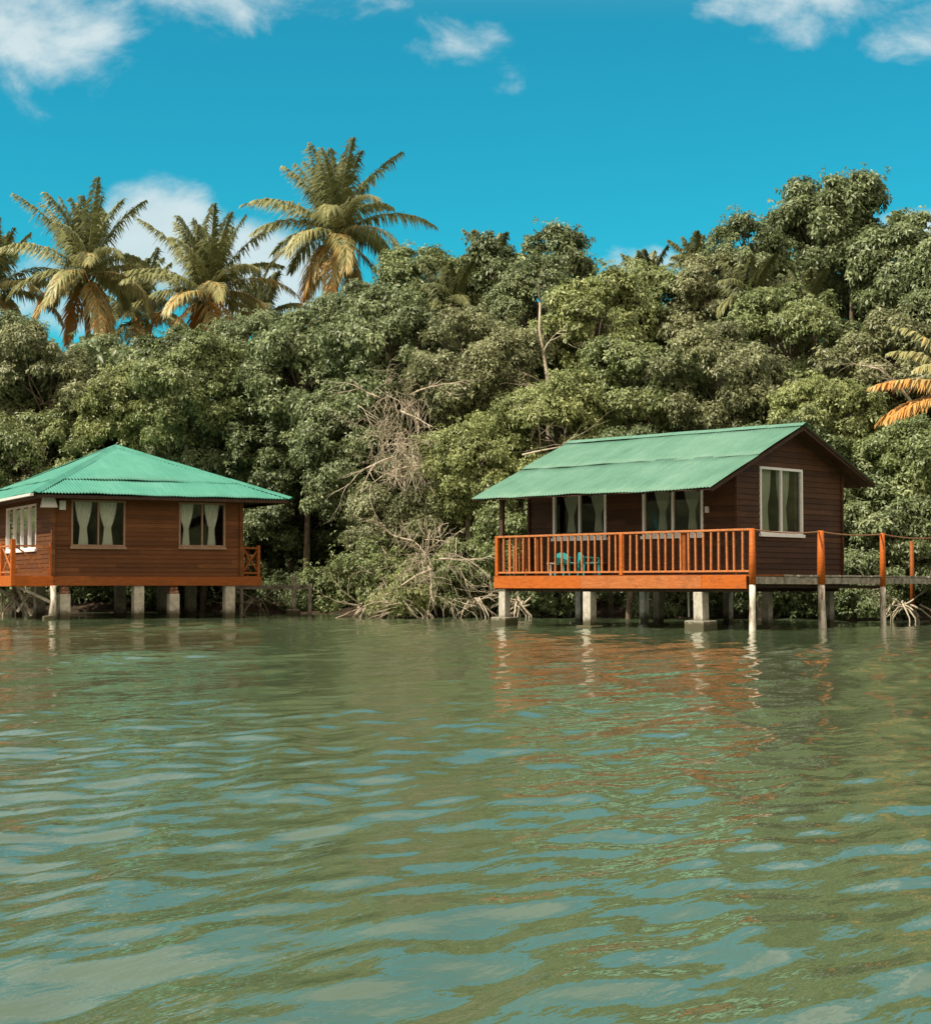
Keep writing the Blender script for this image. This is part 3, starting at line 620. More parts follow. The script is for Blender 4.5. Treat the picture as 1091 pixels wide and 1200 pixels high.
# ------------------------------------------------------------------ cottage on the left (hip roof)
def cottage_left():
    B = empty('stilt_cottage', (-11.33, 46.97, 0), math.atan2(0.463, 0.886))
    tag(B, 'red brown wooden stilt cottage with bright green hipped roof at the left edge', 'cottage')
    X0, X1, Y0, Y1 = 0.0, 5.4, 0.0, 8.6
    ex0, ey0, ex1, ey1, ez = -.75, -.70, 6.74, 9.7, 3.45
    ap = Vector(((ex0 + ex1) / 2, (ey0 + ey1) / 2, 5.22))
    rf = MB()
    def face(P0, P1, seed):
        P0 = Vector(P0); P1 = Vector(P1); Lh = (P1 - P0).length; mid = (P0 + P1) / 2; d = ap - mid; nrm = (P1 - P0).cross(d)
        nn = nrm.normalized()
        def s_max(t): q = t / Lh; return max(0.001, min(q, 1 - q) * 2)
        sp = .27
        corrugated(rf, lambda t: (P0.lerp(P1, t / Lh), P0.lerp(P1, t / Lh) + d * min(s_max(t), sp + .02)), Lh, normal=nrm, seed=seed, amp=.015)
        lo = sp / 2 * Lh
        corrugated(rf, lambda t: (P0.lerp(P1, (lo + t) / Lh) + d * min(sp - .01, s_max(lo + t) * .97) + nn * .030, P0.lerp(P1, (lo + t) / Lh) + d * s_max(lo + t) + nn * .020), Lh - 2 * lo, normal=nrm, seed=seed + 1, amp=.015)
    c = [(ex0, ey0, ez), (ex1, ey0, ez), (ex1, ey1, ez), (ex0, ey1, ez)]
    for i in range(4): face(c[i], c[(i + 1) % 4], 20 + i * 3)
    ro = rf.build('roof', M['roof_green'], B, smooth=True)
    for i in range(4):
        h = MB(); p = Vector(c[i]); d = (ap - p); s1 = d.cross(Vector((0, 0, 1))).normalized(); up = s1.cross(d).normalized()
        n = 6
        for k in range(n):
            a = p + d * (k / n); b = p + d * ((k + 1.04) / n) if k < n - 1 else ap
            lift = up * (.052 + .006 * (k % 2)); wd = .17
            h.add([a - s1 * wd + up * -.012, b - s1 * wd + up * -.012, b + lift, a + lift, b + s1 * wd + up * -.012, a + s1 * wd + up * -.012], [(0, 1, 2, 3), (3, 2, 4, 5)])
        h.build('hip_cap', M['roof_green'], ro)
    # soffit frame
    sf = MB(); sf.box(ex0 + .08, ex1 - .08, ey0 + .06, ey0 + .10, ez - .13, ez - .04); sf.box(ex0 + .06, ex0 + .10, ey0 + .101, ey1 - .1, ez - .13, ez - .04); sf.box(ex1 - .1, ex1 - .06, ey0 + .101, ey1 - .1, ez - .13, ez - .04)
    k = ex0 + .4
    while k < ex1 - .3: sf.box(k, k + .05, ey0 + .102, .0, ez - .12, ez - .05); k += .6
    sf.box(ex0 + .12, ex1 - .12, ey0 + .12, ey1 - .12, ez - .048, ez - .035)
    sf.build('soffit', M['dark_wood'], ro)
    gt = MB(); gt.bar((ex0 - .04, ey0 - .03, ez - .055), (ex0 - .04, ey1, ez - .055), .09, .07); gt.build('gutter', M['white_plastic'], ro)
    hf = [(0.47, 2.00, 2.02, 3.31), (3.56, 4.95, 2.04, 3.31)]; hs = [(1.96, 5.75, 1.98, 3.28)]
    w1 = MB(); siding(w1, lambda z: (X0, X1), 1.19, ez - .05, hf, lambda a, o, z: (a, Y0 - o, z)); w1.build('front_wall', M['wall_brown'], B)
    w2 = MB(); siding(w2, lambda z: (Y0, Y1), 1.19, ez - .05, hs, lambda a, o, z: (X0 - o, a, z)); w2.build('side_wall', M['wall_brown'], B)
    w3 = MB(); siding(w3, lambda z: (Y0, Y1), 1.19, ez - .05, [], lambda a, o, z: (X1 + o, a, z)); w3.build('side_wall', M['wall_brown'], B)
    w4 = MB(); siding(w4, lambda z: (X0, X1), 1.19, ez - .05, [], lambda a, o, z: (a, Y1 + o, z)); w4.build('back_wall', M['wall_brown'], B)
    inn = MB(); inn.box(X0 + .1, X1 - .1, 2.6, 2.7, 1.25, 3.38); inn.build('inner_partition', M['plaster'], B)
    for x, y in ((X0 - .03, Y0 - .03), (X1 + .03, Y0 - .03), (X1 + .03, Y1 + .03), (X0 - .03, Y1 + .03)):
        tr = MB(); tr.box(x - .05, x + .05, y - .05, y + .05, 1.19, ez - .06); tr.build('corner_trim', M['wall_brown'], B)
    pf = lambda a, o, z: (a, Y0 - o, z); ps = lambda a, o, z: (X0 - o, a, z)
    window(B, pf, *hf[0], M['frame_brown'], 2, ((0.25, .24, .105, .15), (0.70, .26, .105, .16)), M['curtain'], fw=.05)
    window(B, pf, *hf[1], M['frame_brown'], 2, ((0.19, .22, .08, .12), (0.74, .22, .09, .13)), M['curtain'], fw=.05)
    window(B, ps, *hs[0], M['frame_white'], 4, ((.16, .40, .24, .3), (.5, .40, .24, .3), (.84, .40, .24, .3)), M['curtain_dim'], fw=.05, label='wide white framed window above the side porch')
    fl = MB(); fl.box(X0 + .01, X1 - .01, Y0 + .01, Y1 - .01, 1.1, 1.18); fl.build('floor', M['dark_wood'], B)
    # base boards
    f = MB(); f.box(X0 - .02, X1 + .62, Y0 - .075, Y0 - .035, .93, 1.185); f.build('fascia', M['orange_dark'], B, bevel=.006)
    f = MB(); f.box(-1.12, X0 - .024, Y0 - .08, Y0 - .04, .91, 1.19); f.build('fascia', M['orange'], B, bevel=.006)
    f = MB(); f.box(-1.16, -1.121, Y0 - .08, Y1, .91, 1.19); f.build('fascia', M['orange'], B, bevel=.006)
    f = MB(); f.box(X1 + .62, X1 + .66, Y0 - .075, 4, .93, 1.185); f.build('fascia', M['orange_dark'], B)
    d = MB(); 
    for k in range(8): d.box(-1.12 + k * .14, -1.12 + k * .14 + .132, Y0 - .036, Y1, 1.17, 1.2)
    for k in range(4): d.box(X1 + .04 + k * .145, X1 + .04 + k * .145 + .137, Y0 - .03, 4, 1.17, 1.2)
    d.build('deck', M['orange'], B)
    # X braced railings
    def xrail(p, q, n, mt='rail', first=True):
        p = Vector(p); q = Vector(q); up = Vector((0, 0, 1)); T = MB(); T.bar(p + up * 2.02, q + up * 2.02, .06, .045); top = T.build('railing', M[mt], B)
        S = MB(); S.bar(p + up * 1.30, q + up * 1.30, .05, .045); S.build('bottom_rail', M[mt], top)
        for i in range(n + 1):
            c = p.lerp(q, i / n); s = MB()
            if i == 0 and not first: continue
            s.box(c.x - .04, c.x + .04, c.y - .04, c.y + .04, 1.2, 2.1); s.build('railing_post', M['orange' if mt == 'rail' else mt], top)
        for i in range(n):
            a = p.lerp(q, (i + .05) / n); b = p.lerp(q, (i + .95) / n); s = MB(); off = Vector((0, 0, 0))
            s.bar(a + up * 1.33, b + up * 1.99, .028, .04); s.bar(a + up * 1.99 + Vector((.03, .03, 0)), b + up * 1.33 + Vector((.03, .03, 0)), .028, .04); s.build('cross_brace', M[mt], top)
    xrail((-1.1, 0, 0), (-.08, 0, 0), 1, 'rail', False); xrail((-1.1, .12, 0), (-1.1, 7.6, 0), 6, 'rail')
    p_ = MB(); p_.box(-1.18, -1.06, -.10, .04, .93, 2.20); p_.build('corner_post', M['orange'], B, bevel=.008)
    xrail((X1 + .08, 0, 0), (X1 + .58, 0, 0), 1, 'orange_dark'); xrail((X1 + .58, .1, 0), (X1 + .58, 3.6, 0), 4, 'orange_dark')
    # stilts
    for x, y, br in ((.33, .12, True), (2.42, .12, False), (3.46, .14, True), (5.12, .12, False), (.4, 3.2, False), (2.8, 3.2, False), (5.0, 3.2, False), (.4, 6, False), (5, 6, False)):
        o = stilt(B, x, y, .70 if br else .93, .29, None)
        if br:
            b = MB(); rg = random.Random(int(x * 10))
            for k in range(2): b.box(x - .13 + .01 * k, x + .13 - .03 * k, y - .12, y + .12, .701 + k * .11, .80 + k * .11)
            b.build('brick_pier', M['brick'], o, bevel=.02)
    bm = MB(); bm.box(0, 5.4, .06, .2, .931, 1.09); bm.box(0, 5.4, 3.1, 3.3, .931, 1.09); bm.build('beam', M['dark_wood'], B)
    s = MB(); s.tube([(-.06, -.06, .0), (0, -.05, .5), (-.03, -.04, .93)], [.105, .085, .09], 10, .05, random.Random(3)); o = s.build('stilt', M['white_pile'], B, smooth=True)
    g = MB(); g.hexa([(-.36, -.3, -1), (.06, -.3, -1), (.06, .1, -1), (-.36, .1, -1)], [(-.32, -.26, .1), (-.02, -.26, .14), (.0, .06, .12), (-.3, .06, .1)]); g.build('footing', M['concrete'], o, bevel=.03)
    for a, b in (((-1.0, .0, .92), (-.05, -.02, .46)), ((-.9, .5, .92), (-.5, .4, .1)), ((-.7, 1.2, .2), (-.3, 1.0, .9)), ((-1.1, 2, .9), (-.2, 1.9, .15))):
        s = MB(); s.bar(a, b, .05, .08); s.build('brace', M['grey_wood'], B)
    # lamp housing and meter under the eave
    s = MB(); s.hexa([(-.42, -.36, 3.07), (.02, -.36, 3.07), (.02, -.10, 3.07), (-.42, -.10, 3.07)], [(-.36, -.30, 3.37), (-.06, -.30, 3.37), (-.06, -.12, 3.37), (-.36, -.12, 3.37)])
    s.build('lamp_housing', M['white_plastic'], B, bevel=.02)
    s = MB(); s.box(.12, .30, -.10, -.03, 3.02, 3.28); s.build('meter_box', M['white_plastic'], B, bevel=.01)
cottage_left()
mB = Matrix.Translation((-11.33, 46.97, 0)) @ Matrix.Rotation(math.atan2(0.463, 0.886), 4, 'Z')

# ------------------------------------------------------------------ jetty behind the left cottage
def jetty():
    J = empty('jetty', at(325, 700, 54), 0); J.location.z = 0
    tag(J, 'narrow grey plank jetty running from the left cottage into the shaded trees', 'jetty')
    rg = random.Random(2); p = MB(); L = 4.0
    for k in range(20): p.box(-1.6 + k * .135, -1.6 + k * .135 + .12, -.45, .45 + rg.uniform(-.05, .05), .91, .94 + rg.uniform(0, .01))
    p.build('planks', M['grey_wood'], J)
    b = MB(); b.bar((-1.7, -.4, .86), (1.15, -.4, .86), .06, .09); b.build('beam', M['grey_wood'], J)
    for x in (-1.1, .55, 1.05):
        s = MB(); s.tube([(x, -.38, -1.0), (x + .02, -.38, 1.0 if x != .55 else 1.25)], [.08, .06], 8); o = s.build('post', M['grey_wood'], J, smooth=True)
        if x == .55:
            g = MB(); g.box(x - .2, x + .2, -.58, -.18, -1, .2); g.build('footing', M['concrete'], o, bevel=.03)
jetty()

# ------------------------------------------------------------------ foliage
def unit(a): return a / np.maximum(np.linalg.norm(a, axis=-1, keepdims=True), 1e-6)
def leaves(rng, pos, axis, n, size, droop=0.35, wfac=0.46, clumpvar=None):
    """whorls of n leaves at pos (K,3), around axis (K,3) -> verts, tris, var"""
    K = len(pos)
    ref = np.where(np.abs(axis[:, 2:3]) < 0.9, np.array([[0, 0, 1.0]]), np.array([[1.0, 0, 0]]))
    e1 = unit(np.cross(axis, ref)); e2 = np.cross(axis, e1)
    th = (np.arange(n)[None, :] * (2 * np.pi / n) + rng.random((K, 1)) * 6.28 + rng.normal(0, .25, (K, n)))[..., None]
    rad = e1[:, None] * np.cos(th) + e2[:, None] * np.sin(th)
    tl = rng.normal(0.15, 0.38, (K, n, 1))
    d = unit(rad * np.cos(tl) + axis[:, None] * np.sin(tl) + np.array([0, 0, -droop]) * rng.uniform(0.3, 1.6, (K, n, 1)))
    L = size * rng.uniform(0.65, 1.25, (K, n, 1)); W = L * wfac * rng.uniform(.8, 1.2, (K, n, 1))
    nrm = unit(axis[:, None] + rng.normal(0, .35, (K, n, 3)) - d * np.sum(axis[:, None] * d, -1, keepdims=True))
    sd = unit(np.cross(d, nrm)); up = np.cross(sd, d)
    b = pos[:, None] + d * 0.02 + rng.normal(0, size * .12, (K, n, 3))
    midp = b + d * L * 0.48 + up * W * .15
    v0 = b; v1 = midp + sd * W * .5 + up * W * .16; v2 = b + d * L - np.array([0, 0, 1]) * L * 0.18; v3 = midp - sd * W * .5 + up * W * .16
    v4 = midp - up * W * .06
    V = np.stack([v0, v1, v2, v3, v4], 2).reshape(-1, 3)
    m = K * n; base = (np.arange(m) * 5)[:, None]
    T = np.concatenate([base + [0, 1, 4], base + [4, 1, 2], base + [0, 4, 3], base + [4, 2, 3]])
    vr = rng.random((K, n)) * .75 + (clumpvar[:, None] if clumpvar is not None else .12)
    return V, T, np.repeat(np.clip(vr, 0, 1).ravel(), 5)

def tube_np(parts, pts, rad):
    parts.append((pts, rad))

def tree(px, py, rxp, ryp, Y, tone, label, seed, leaf=0.19, cat='tree', dens=1.0, name='broadleaf_tree', lobes=None, group='trees on the far bank', bare=0.0):
    rng = np.random.default_rng(seed); rg = random.Random(seed)
    c = np.array(at(px, py, Y)); s = Y / F; rx, rz = rxp * s, ryp * s; ry = max(rx, rz) * 0.72
    gx, gy = c[0] + rg.uniform(-.3, .3), c[1] + ry * .25
    gz = ground_z(gx, gy) - .15
    root = empty(name, (gx, gy, gz)); tag(root, label, cat, group)
    org = np.array([gx, gy, gz])
    # clumps
    rm = (rx * ry * rz) ** (1 / 3); rc0 = min(0.72, max(0.34, rm * 0.26))
    ncl = int(dens * min(120, max(18, 4.0 * (rm / rc0) ** 2)))
    u = unit(rng.normal(size=(ncl * 2, 3))); u = u[(u[:, 1] < 0.55) | (rng.random(len(u)) < .35)][:ncl]
    rr = rng.uniform(0.45, 1.0, (len(u), 1)) ** 0.6
    # uneven outline: a few strong bulges and bites
    bul = unit(rng.normal(size=(7, 3))); am = rng.uniform(-.28, .30, 7)
    mod = 1 + sum(am[k] * np.exp(-((1 - u @ bul[k]) / .25)) for k in range(7))
    cc = u * rr * mod[:, None] * np.array([rx, ry, rz])
    rcs = rc0 * rng.uniform(.5, 1.35, len(cc))
    P = []; AX = []; CV = []
    for k in range(len(cc)):
        nw = int(185 * dens * (rcs[k] / .6) ** 2 * (0.19 / leaf) ** 1.6) + 6
        d = unit(rng.normal(size=(nw, 3)) + np.array([0, -.15, .55]) + u[k] * .5)
        r = rcs[k] * rng.uniform(.45, 1.12, (nw, 1)); p = cc[k] + d * r * np.array([1.15, 1.0, rg.uniform(.6, 1.05)]) + rng.normal(0, .05, (nw, 3))
        P.append(p); AX.append(unit(d + u[k] * .35 + np.array([0, -.05, .35]) + rng.normal(0, .35, (nw, 3)))); CV.append(np.full(nw, rng.uniform(-.12, .32)))
    # twigs with whorls that stick out of the outline
    nt_ = int(70 * dens); d = unit(rng.normal(size=(nt_, 3)) + np.array([0, -.3, .5])); k = rng.integers(0, len(cc), nt_)
    tp = cc[k] + d * (rcs[k] * rng.uniform(1.05, 1.9, nt_))[:, None]
    P.append(np.repeat(tp, 3, 0) + rng.normal(0, .12, (nt_ * 3, 3))); AX.append(np.repeat(unit(d + [0, 0, .5]), 3, 0)); CV.append(np.repeat(rng.uniform(0, .3, nt_), 3))
    P = np.concatenate(P) + (c - org); AX = np.concatenate(AX); CV = np.concatenate(CV)
    keep = P[:, 2] + org[2] > 0.12
    P, AX, CV = P[keep], AX[keep], CV[keep]
    V, T, vr = leaves(rng, P, AX, 6, leaf * rg.uniform(.62, .88), clumpvar=CV)
    np_mesh('crown', V, T, LEAF[tone], root, vr)
    # trunk and limbs
    mb = MB(); top = Vector(c - org); fork = Vector((top.x * .5 + rg.uniform(-.2, .2), top.y * .5, max(.6, top.z - rz * .75)))
    tr = 0.07 + 0.02 * rm
    mid = fork * .5 + Vector((rg.uniform(-.25, .25), rg.uniform(-.2, .2), 0))
    mb.tube([(0, 0, -.3), mid, fork, fork.lerp(top, .8)], [tr * 1.3, tr, tr * .8, tr * .35], 8)
    for k in range(0, len(cc), 2):
        e = Vector(cc[k] * .97) + top; st = fork.lerp(top, rg.uniform(0, .75)); m1 = st.lerp(e, .5) + Vector((rg.uniform(-.25, .25), rg.uniform(-.25, .25), rg.uniform(-.1, .35)))
        mb.tube([st, m1, e], [tr * .34, tr * .22, .015], 5)
        for q in range(2):
            e2 = e + Vector((rg.uniform(-1, 1), rg.uniform(-1, .4), rg.uniform(-.3, 1))) * float(rcs[k]) * .95; mb.tube([m1.lerp(e, .6), e2], [.02, .006], 4)
    mb.build('trunk', M['bark'], root, smooth=True)
    return root

TREES = [
 # px, py, rx, ry, Y, tone, label, leaf
 (955, 278, 66, 58, 60, 0, 'tallest broadleaf tree on the bank, rounded crown against the sky at upper right', .22),
 (1000, 232, 26, 24, 59, 0, 'small high crown poking up as the very top of the canopy at upper right', .22),
 (1062, 312, 58, 58, 58, 0, 'dark broad crown at the right edge, below the skyline just right of the tallest crown', .22),
 (872, 300, 38, 44, 58, 0, 'narrow crown stepping down to the left of the tallest tree', .22),
 (826, 362, 52, 52, 57, 3, 'dusty olive crown left of the tall right hand trees, at the skyline dip', .19),
 (930, 405, 72, 58, 53, 1, 'bright green crown halfway up, directly above the gable peak', .20),
 (1045, 425, 62, 58, 52, 3, 'olive crown halfway up at the right edge, behind the dead orange fronds', .19),
 (850, 452, 72, 60, 50, 3, 'dull olive leafy tree rising right behind the ridge of the right cottage', .17),
 (965, 500, 66, 52, 48, 2, 'yellow green tree touching the gable peak of the right cottage', .17),
 (1068, 545, 58, 66, 46.5, 1, 'mid green tree beside the back eave of the right cottage, at the right edge', .17),
 (1045, 640, 60, 62, 46, 0, 'low dark tree behind the rope rail walkway', .16),
 (756, 352, 54, 42, 58, 1, 'green crown on the skyline above the middle of the right cottage roof', .20),
 (652, 303, 36, 34, 60, 0, 'small dark crown standing proud of the skyline, left of the sky gap', .21),
 (700, 378, 58, 54, 55, 2, 'brightest yellow green crown in the middle of the forest', .19),
 (630, 372, 48, 62, 57, 0, 'dark tall crown under the small proud crown, beside the pale bare trunk', .20),
 (572, 325, 40, 42, 60, 4, 'deep green crown with a pointed top left of the middle of the skyline', .20),
 (492, 326, 44, 38, 60, 1, 'rounded green crown on the skyline just right of the tallest palm', .19),
 (425, 372, 60, 40, 58, 0, 'wide grey green crown directly below the tallest palm', .19),
 (755, 462, 72, 54, 51, 1, 'mid green tree above the right cottage roof, left half of the ridge', .18),
 (650, 492, 62, 56, 50, 2, 'pale yellow green tree just left of the right cottage ridge', .18),
 (556, 428, 66, 60, 53, 3, 'olive crown in the centre of the forest wall', .18),
 (452, 408, 68, 58, 55, 0, 'large grey green crown left of centre with drooping leaves', .20),
 (358, 432, 62, 60, 57, 0, 'grey green crown below and left of the tallest palm', .20),
 (560, 548, 62, 56, 50, 2, 'pale leafy tree to the left of the right cottage eave', .17),
 (418, 512, 68, 62, 55, 0, 'dark drooping tree above the shaded gap between the cottages', .20),
 (335, 528, 56, 52, 58, 4, 'deep green tree right of the left cottage roof peak', .20),
 (480, 606, 66, 52, 51.5, 3, 'dusty shoreline tree hanging with dead vines', .16),
 (602, 612, 48, 62, 49.5, 1, 'mid green shoreline tree behind the left end of the deck', .16),
 (302, 412, 52, 48, 60, 0, 'grey green crown between the middle palm and the tallest palm', .19),
 (222, 456, 58, 48, 58, 1, 'bushy green crown in front of the middle palm', .19),
 (150, 474, 56, 46, 60, 2, 'lime tinged crown between the two left palms, above the left roof peak', .18),
 (62, 452, 60, 56, 61, 3, 'olive tree below the left palm', .18),
 (-6, 430, 44, 66, 62, 0, 'dark tree cut by the left edge of the view below the leftmost palm', .20),
 (40, 540, 66, 48, 60, 1, 'leafy green tree just above the left end of the hipped roof', .17),
 (236, 534, 66, 54, 60, 0, 'grey green tree above the right slope of the hipped roof', .18),
 (310, 628, 40, 50, 60, 4, 'shaded tree seen between the left cottage wall and its porch rail', .18),
 (-30, 620, 70, 70, 62, 4, 'dark tree behind the left cottage porch', .18),
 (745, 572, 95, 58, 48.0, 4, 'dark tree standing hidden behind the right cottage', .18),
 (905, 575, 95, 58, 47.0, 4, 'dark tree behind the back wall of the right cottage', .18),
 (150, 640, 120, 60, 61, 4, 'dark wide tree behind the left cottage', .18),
 (25, 424, 50, 34, 65, 1, 'hazy green crown behind the trunk of the leftmost coconut palms', .19),
 (118, 440, 52, 34, 65, 0, 'grey green crown right behind the trunk of the left palm', .19),
 (200, 432, 52, 36, 65, 4, 'deep green crown filling the space between the left and middle palm trunks', .19),
 (1215, 520, 80, 130, 49, 1, 'tall green tree outside the right edge of the view, past the walkway', .19),
 (1290, 420, 90, 150, 56, 3, 'tall olive tree far outside the right edge of the view', .20),
 (1130, 380, 60, 90, 56, 0, 'tall dark tree just beyond the right edge of the view', .20),
 (500, 500, 60, 55, 57, 4, 'deep green tree behind the dead vines in the middle', .18),
 (690, 440, 60, 50, 58, 4, 'deep green tree behind the bare pale trunks', .18),
 (345, 588, 62, 50, 58.5, 4, 'deep shaded tree hanging low over the dark gap right of the left cottage', .17),
 (370, 600, 50, 45, 61, 4, 'shadowed tree above the dark gap between the cottages', .18),
]
for i, (px, py, rx, ry, Y, tone, lab, lf) in enumerate(TREES):
    tree(px, py + ry * .06, rx * 1.06, ry * 1.1, Y, tone, lab, 100 + i, leaf=lf)
BUSH = [
 (440, 668, 38, 40, 50.5, 1, 'bright green shrub overhanging the water at the left end of the shoreline thicket', .15),
 (474, 702, 30, 20, 49.3, 2, 'pale leafy shrub at the very waterline under the dead vines', .13),
 (500, 672, 42, 36, 51, 3, 'dusty shrub tangled with dead twigs in the middle of the shoreline thicket', .14),
 (556, 676, 44, 42, 50, 1, 'green shrub at the waterline left of the deck corner stilt', .14),
 (640, 700, 44, 18, 49.5, 0, 'low green shrub seen under the deck between the left stilts', .14),
 (1020, 708, 50, 16, 45.5, 4, 'low dark shrub at the waterline under the walkway', .13),
 (1085, 690, 40, 30, 46.5, 0, 'dark green shrub at the right edge under the walkway', .14),
 (350, 692, 34, 18, 57.6, 4, 'dark shaded shrub in the black gap right of the left cottage porch', .14),
 (790, 702, 52, 16, 48.6, 4, 'low dark shrub added as shade deep under the middle of the right cottage', .13),  # this and the next: dark leaves added to stand in for under-floor shade
 (925, 700, 56, 18, 47.6, 4, 'low dark shrub added as shade deep under the gable end of the right cottage', .13),
 (388, 690, 26, 22, 57, 1, 'small shrub at the dark waterline beside the jetty', .14),
]
for i, (px, py, rx, ry, Y, tone, lab, lf) in enumerate(BUSH):
    tree(px, py, rx, ry, Y, tone, lab, 300 + i, leaf=lf, cat='shrub', name='shrub', group='shrubs along the waterline')

def thicket():
    rng = np.random.default_rng(77); n = 46000
    px = rng.uniform(-180, 1480, n); Y = rng.uniform(61, 66, n)
    top = np.interp(px, [-80, 60, 200, 300, 370, 480, 600, 800, 860, 940, 1020, 1180], [394, 402, 400, 392, 385, 345, 330, 345, 310, 260, 285, 290])
    top = top + 14 * np.sin(px / 23) + 9 * np.sin(px / 9.1) + 12
    py = top + (715 - top) * rng.random(n) ** .9
    x = (px - CX) / F * Y; z = EYE + (686 - py) / F * Y
    P = np.stack([x, Y, z], -1); ax = unit(rng.normal(0, .5, (n, 3)) + [-.2, -.6, .7])
    cv = .15 + .15 * np.sin(x * 1.7) * np.sin(z * 2.1)
    V, T, vr = leaves(rng, P, ax, 6, .34, clumpvar=cv)
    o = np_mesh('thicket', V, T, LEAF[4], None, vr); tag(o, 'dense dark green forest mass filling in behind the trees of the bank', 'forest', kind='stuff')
    # undergrowth on the bank itself
    n = 7500; x = rng.uniform(-22, 5.5, n); P = []
    for k in range(n):
        sh = shore(x[k]); y = sh + rng.uniform(.6, 8); P.append((x[k], y, ground_z(x[k], y) + abs(rng.normal(0, .45))))
    P = np.array(P); ax = unit(rng.normal(0, .5, (n, 3)) + [-.1, -.5, .8])
    V, T, vr = leaves(rng, P, ax, 6, .22)
    o = np_mesh('undergrowth', V, T, LEAF[4], None, vr); tag(o, 'low leafy undergrowth covering the brown bank between the trunks', 'undergrowth', kind='stuff')
thicket()

# ------------------------------------------------------------------ palms
def frond_mesh(rng, az_, e0, bend, L, nleaf, ll, vbase, wind):
    n = 26; t = np.linspace(0, 1, n)
    e = e0 - bend * t ** 1.25; ax = np.stack([np.cos(e) * math.cos(az_), np.cos(e) * math.sin(az_), np.sin(e)], -1)
    ax += np.array(wind) * t[:, None] * .5; ax = unit(ax)
    pts = np.concatenate([[[0, 0, 0]], np.cumsum(ax[:-1] * L / (n - 1), 0)])
    tt = np.linspace(.12, .995, nleaf); P = np.stack([np.interp(tt, t, pts[:, k]) for k in range(3)], -1); D = unit(np.stack([np.interp(tt, t, ax[:, k]) for k in range(3)], -1))
    side = unit(np.cross(D, [0, 0, 1.0]) + 1e-4); upv = np.cross(side, D)
    V = []; Q = []; T = []; vr = []
    keep_ = rng.random(nleaf) > .10; tt, P, D, side, upv = tt[keep_], P[keep_], D[keep_], side[keep_], upv[keep_]; nleaf = len(tt)
    prof = np.sin(np.pi * (0.12 + .84 * tt) ** .8) ** .55 * ll
    cnt = 0
    for sg in (-1, 1):
        dr = unit(side * sg * (1.0 - .45 * tt[:, None]) + D * (.45 + .6 * tt[:, None]) + upv * rng.uniform(.0, .35, (nleaf, 1)) + rng.normal(0, .09, (nleaf, 3)))
        l = (prof * rng.uniform(.6, 1.2, nleaf))[:, None]
        down = np.array([0, 0, -1.0]) + np.array(wind) * .6
        p1 = P + dr * l * .42 + down * l * .10; dd = unit(dr + down * rng.uniform(.9, 2.0, (nleaf, 1))); p2 = p1 + dd * l * .58
        wv = unit(np.cross(dr, upv)) * .5 + D * .5; wv = unit(wv) * .042
        v = np.stack([P - wv * .7, P + wv * .7, p1 - wv, p1 + wv, p2], 1).reshape(-1, 3)
        b = cnt + np.arange(nleaf)[:, None] * 5; Q.append(b + [0, 1, 3, 2]); T.append(b + [2, 3, 4]); V.append(v); cnt += len(v)
        vr.append(np.repeat(np.clip(vbase + rng.normal(0, .10, nleaf) + .1 * tt, 0, 1), 5))
    # midrib as a thin square tube
    rw = (0.035 * (1 - .85 * t))[:, None]; sA = unit(np.cross(ax, [0, 0, 1.0]) + 1e-4); uA = np.cross(sA, ax)
    ring = np.stack([pts + sA * rw, pts + uA * rw * .6, pts - sA * rw, pts - uA * rw * .6], 1).reshape(-1, 3)
    i0 = cnt; 
    for k in range(4):
        k2 = (k + 1) % 4; a = i0 + np.arange(n - 1)[:, None] * 4; Q.append(np.concatenate([a + k, a + k2, a + 4 + k2, a + 4 + k], 1))
    V.append(ring); vr.append(np.full(len(ring), min(1, vbase + .25)))
    return np.concatenate(V), np.concatenate(T), np.concatenate(Q), np.concatenate(vr)

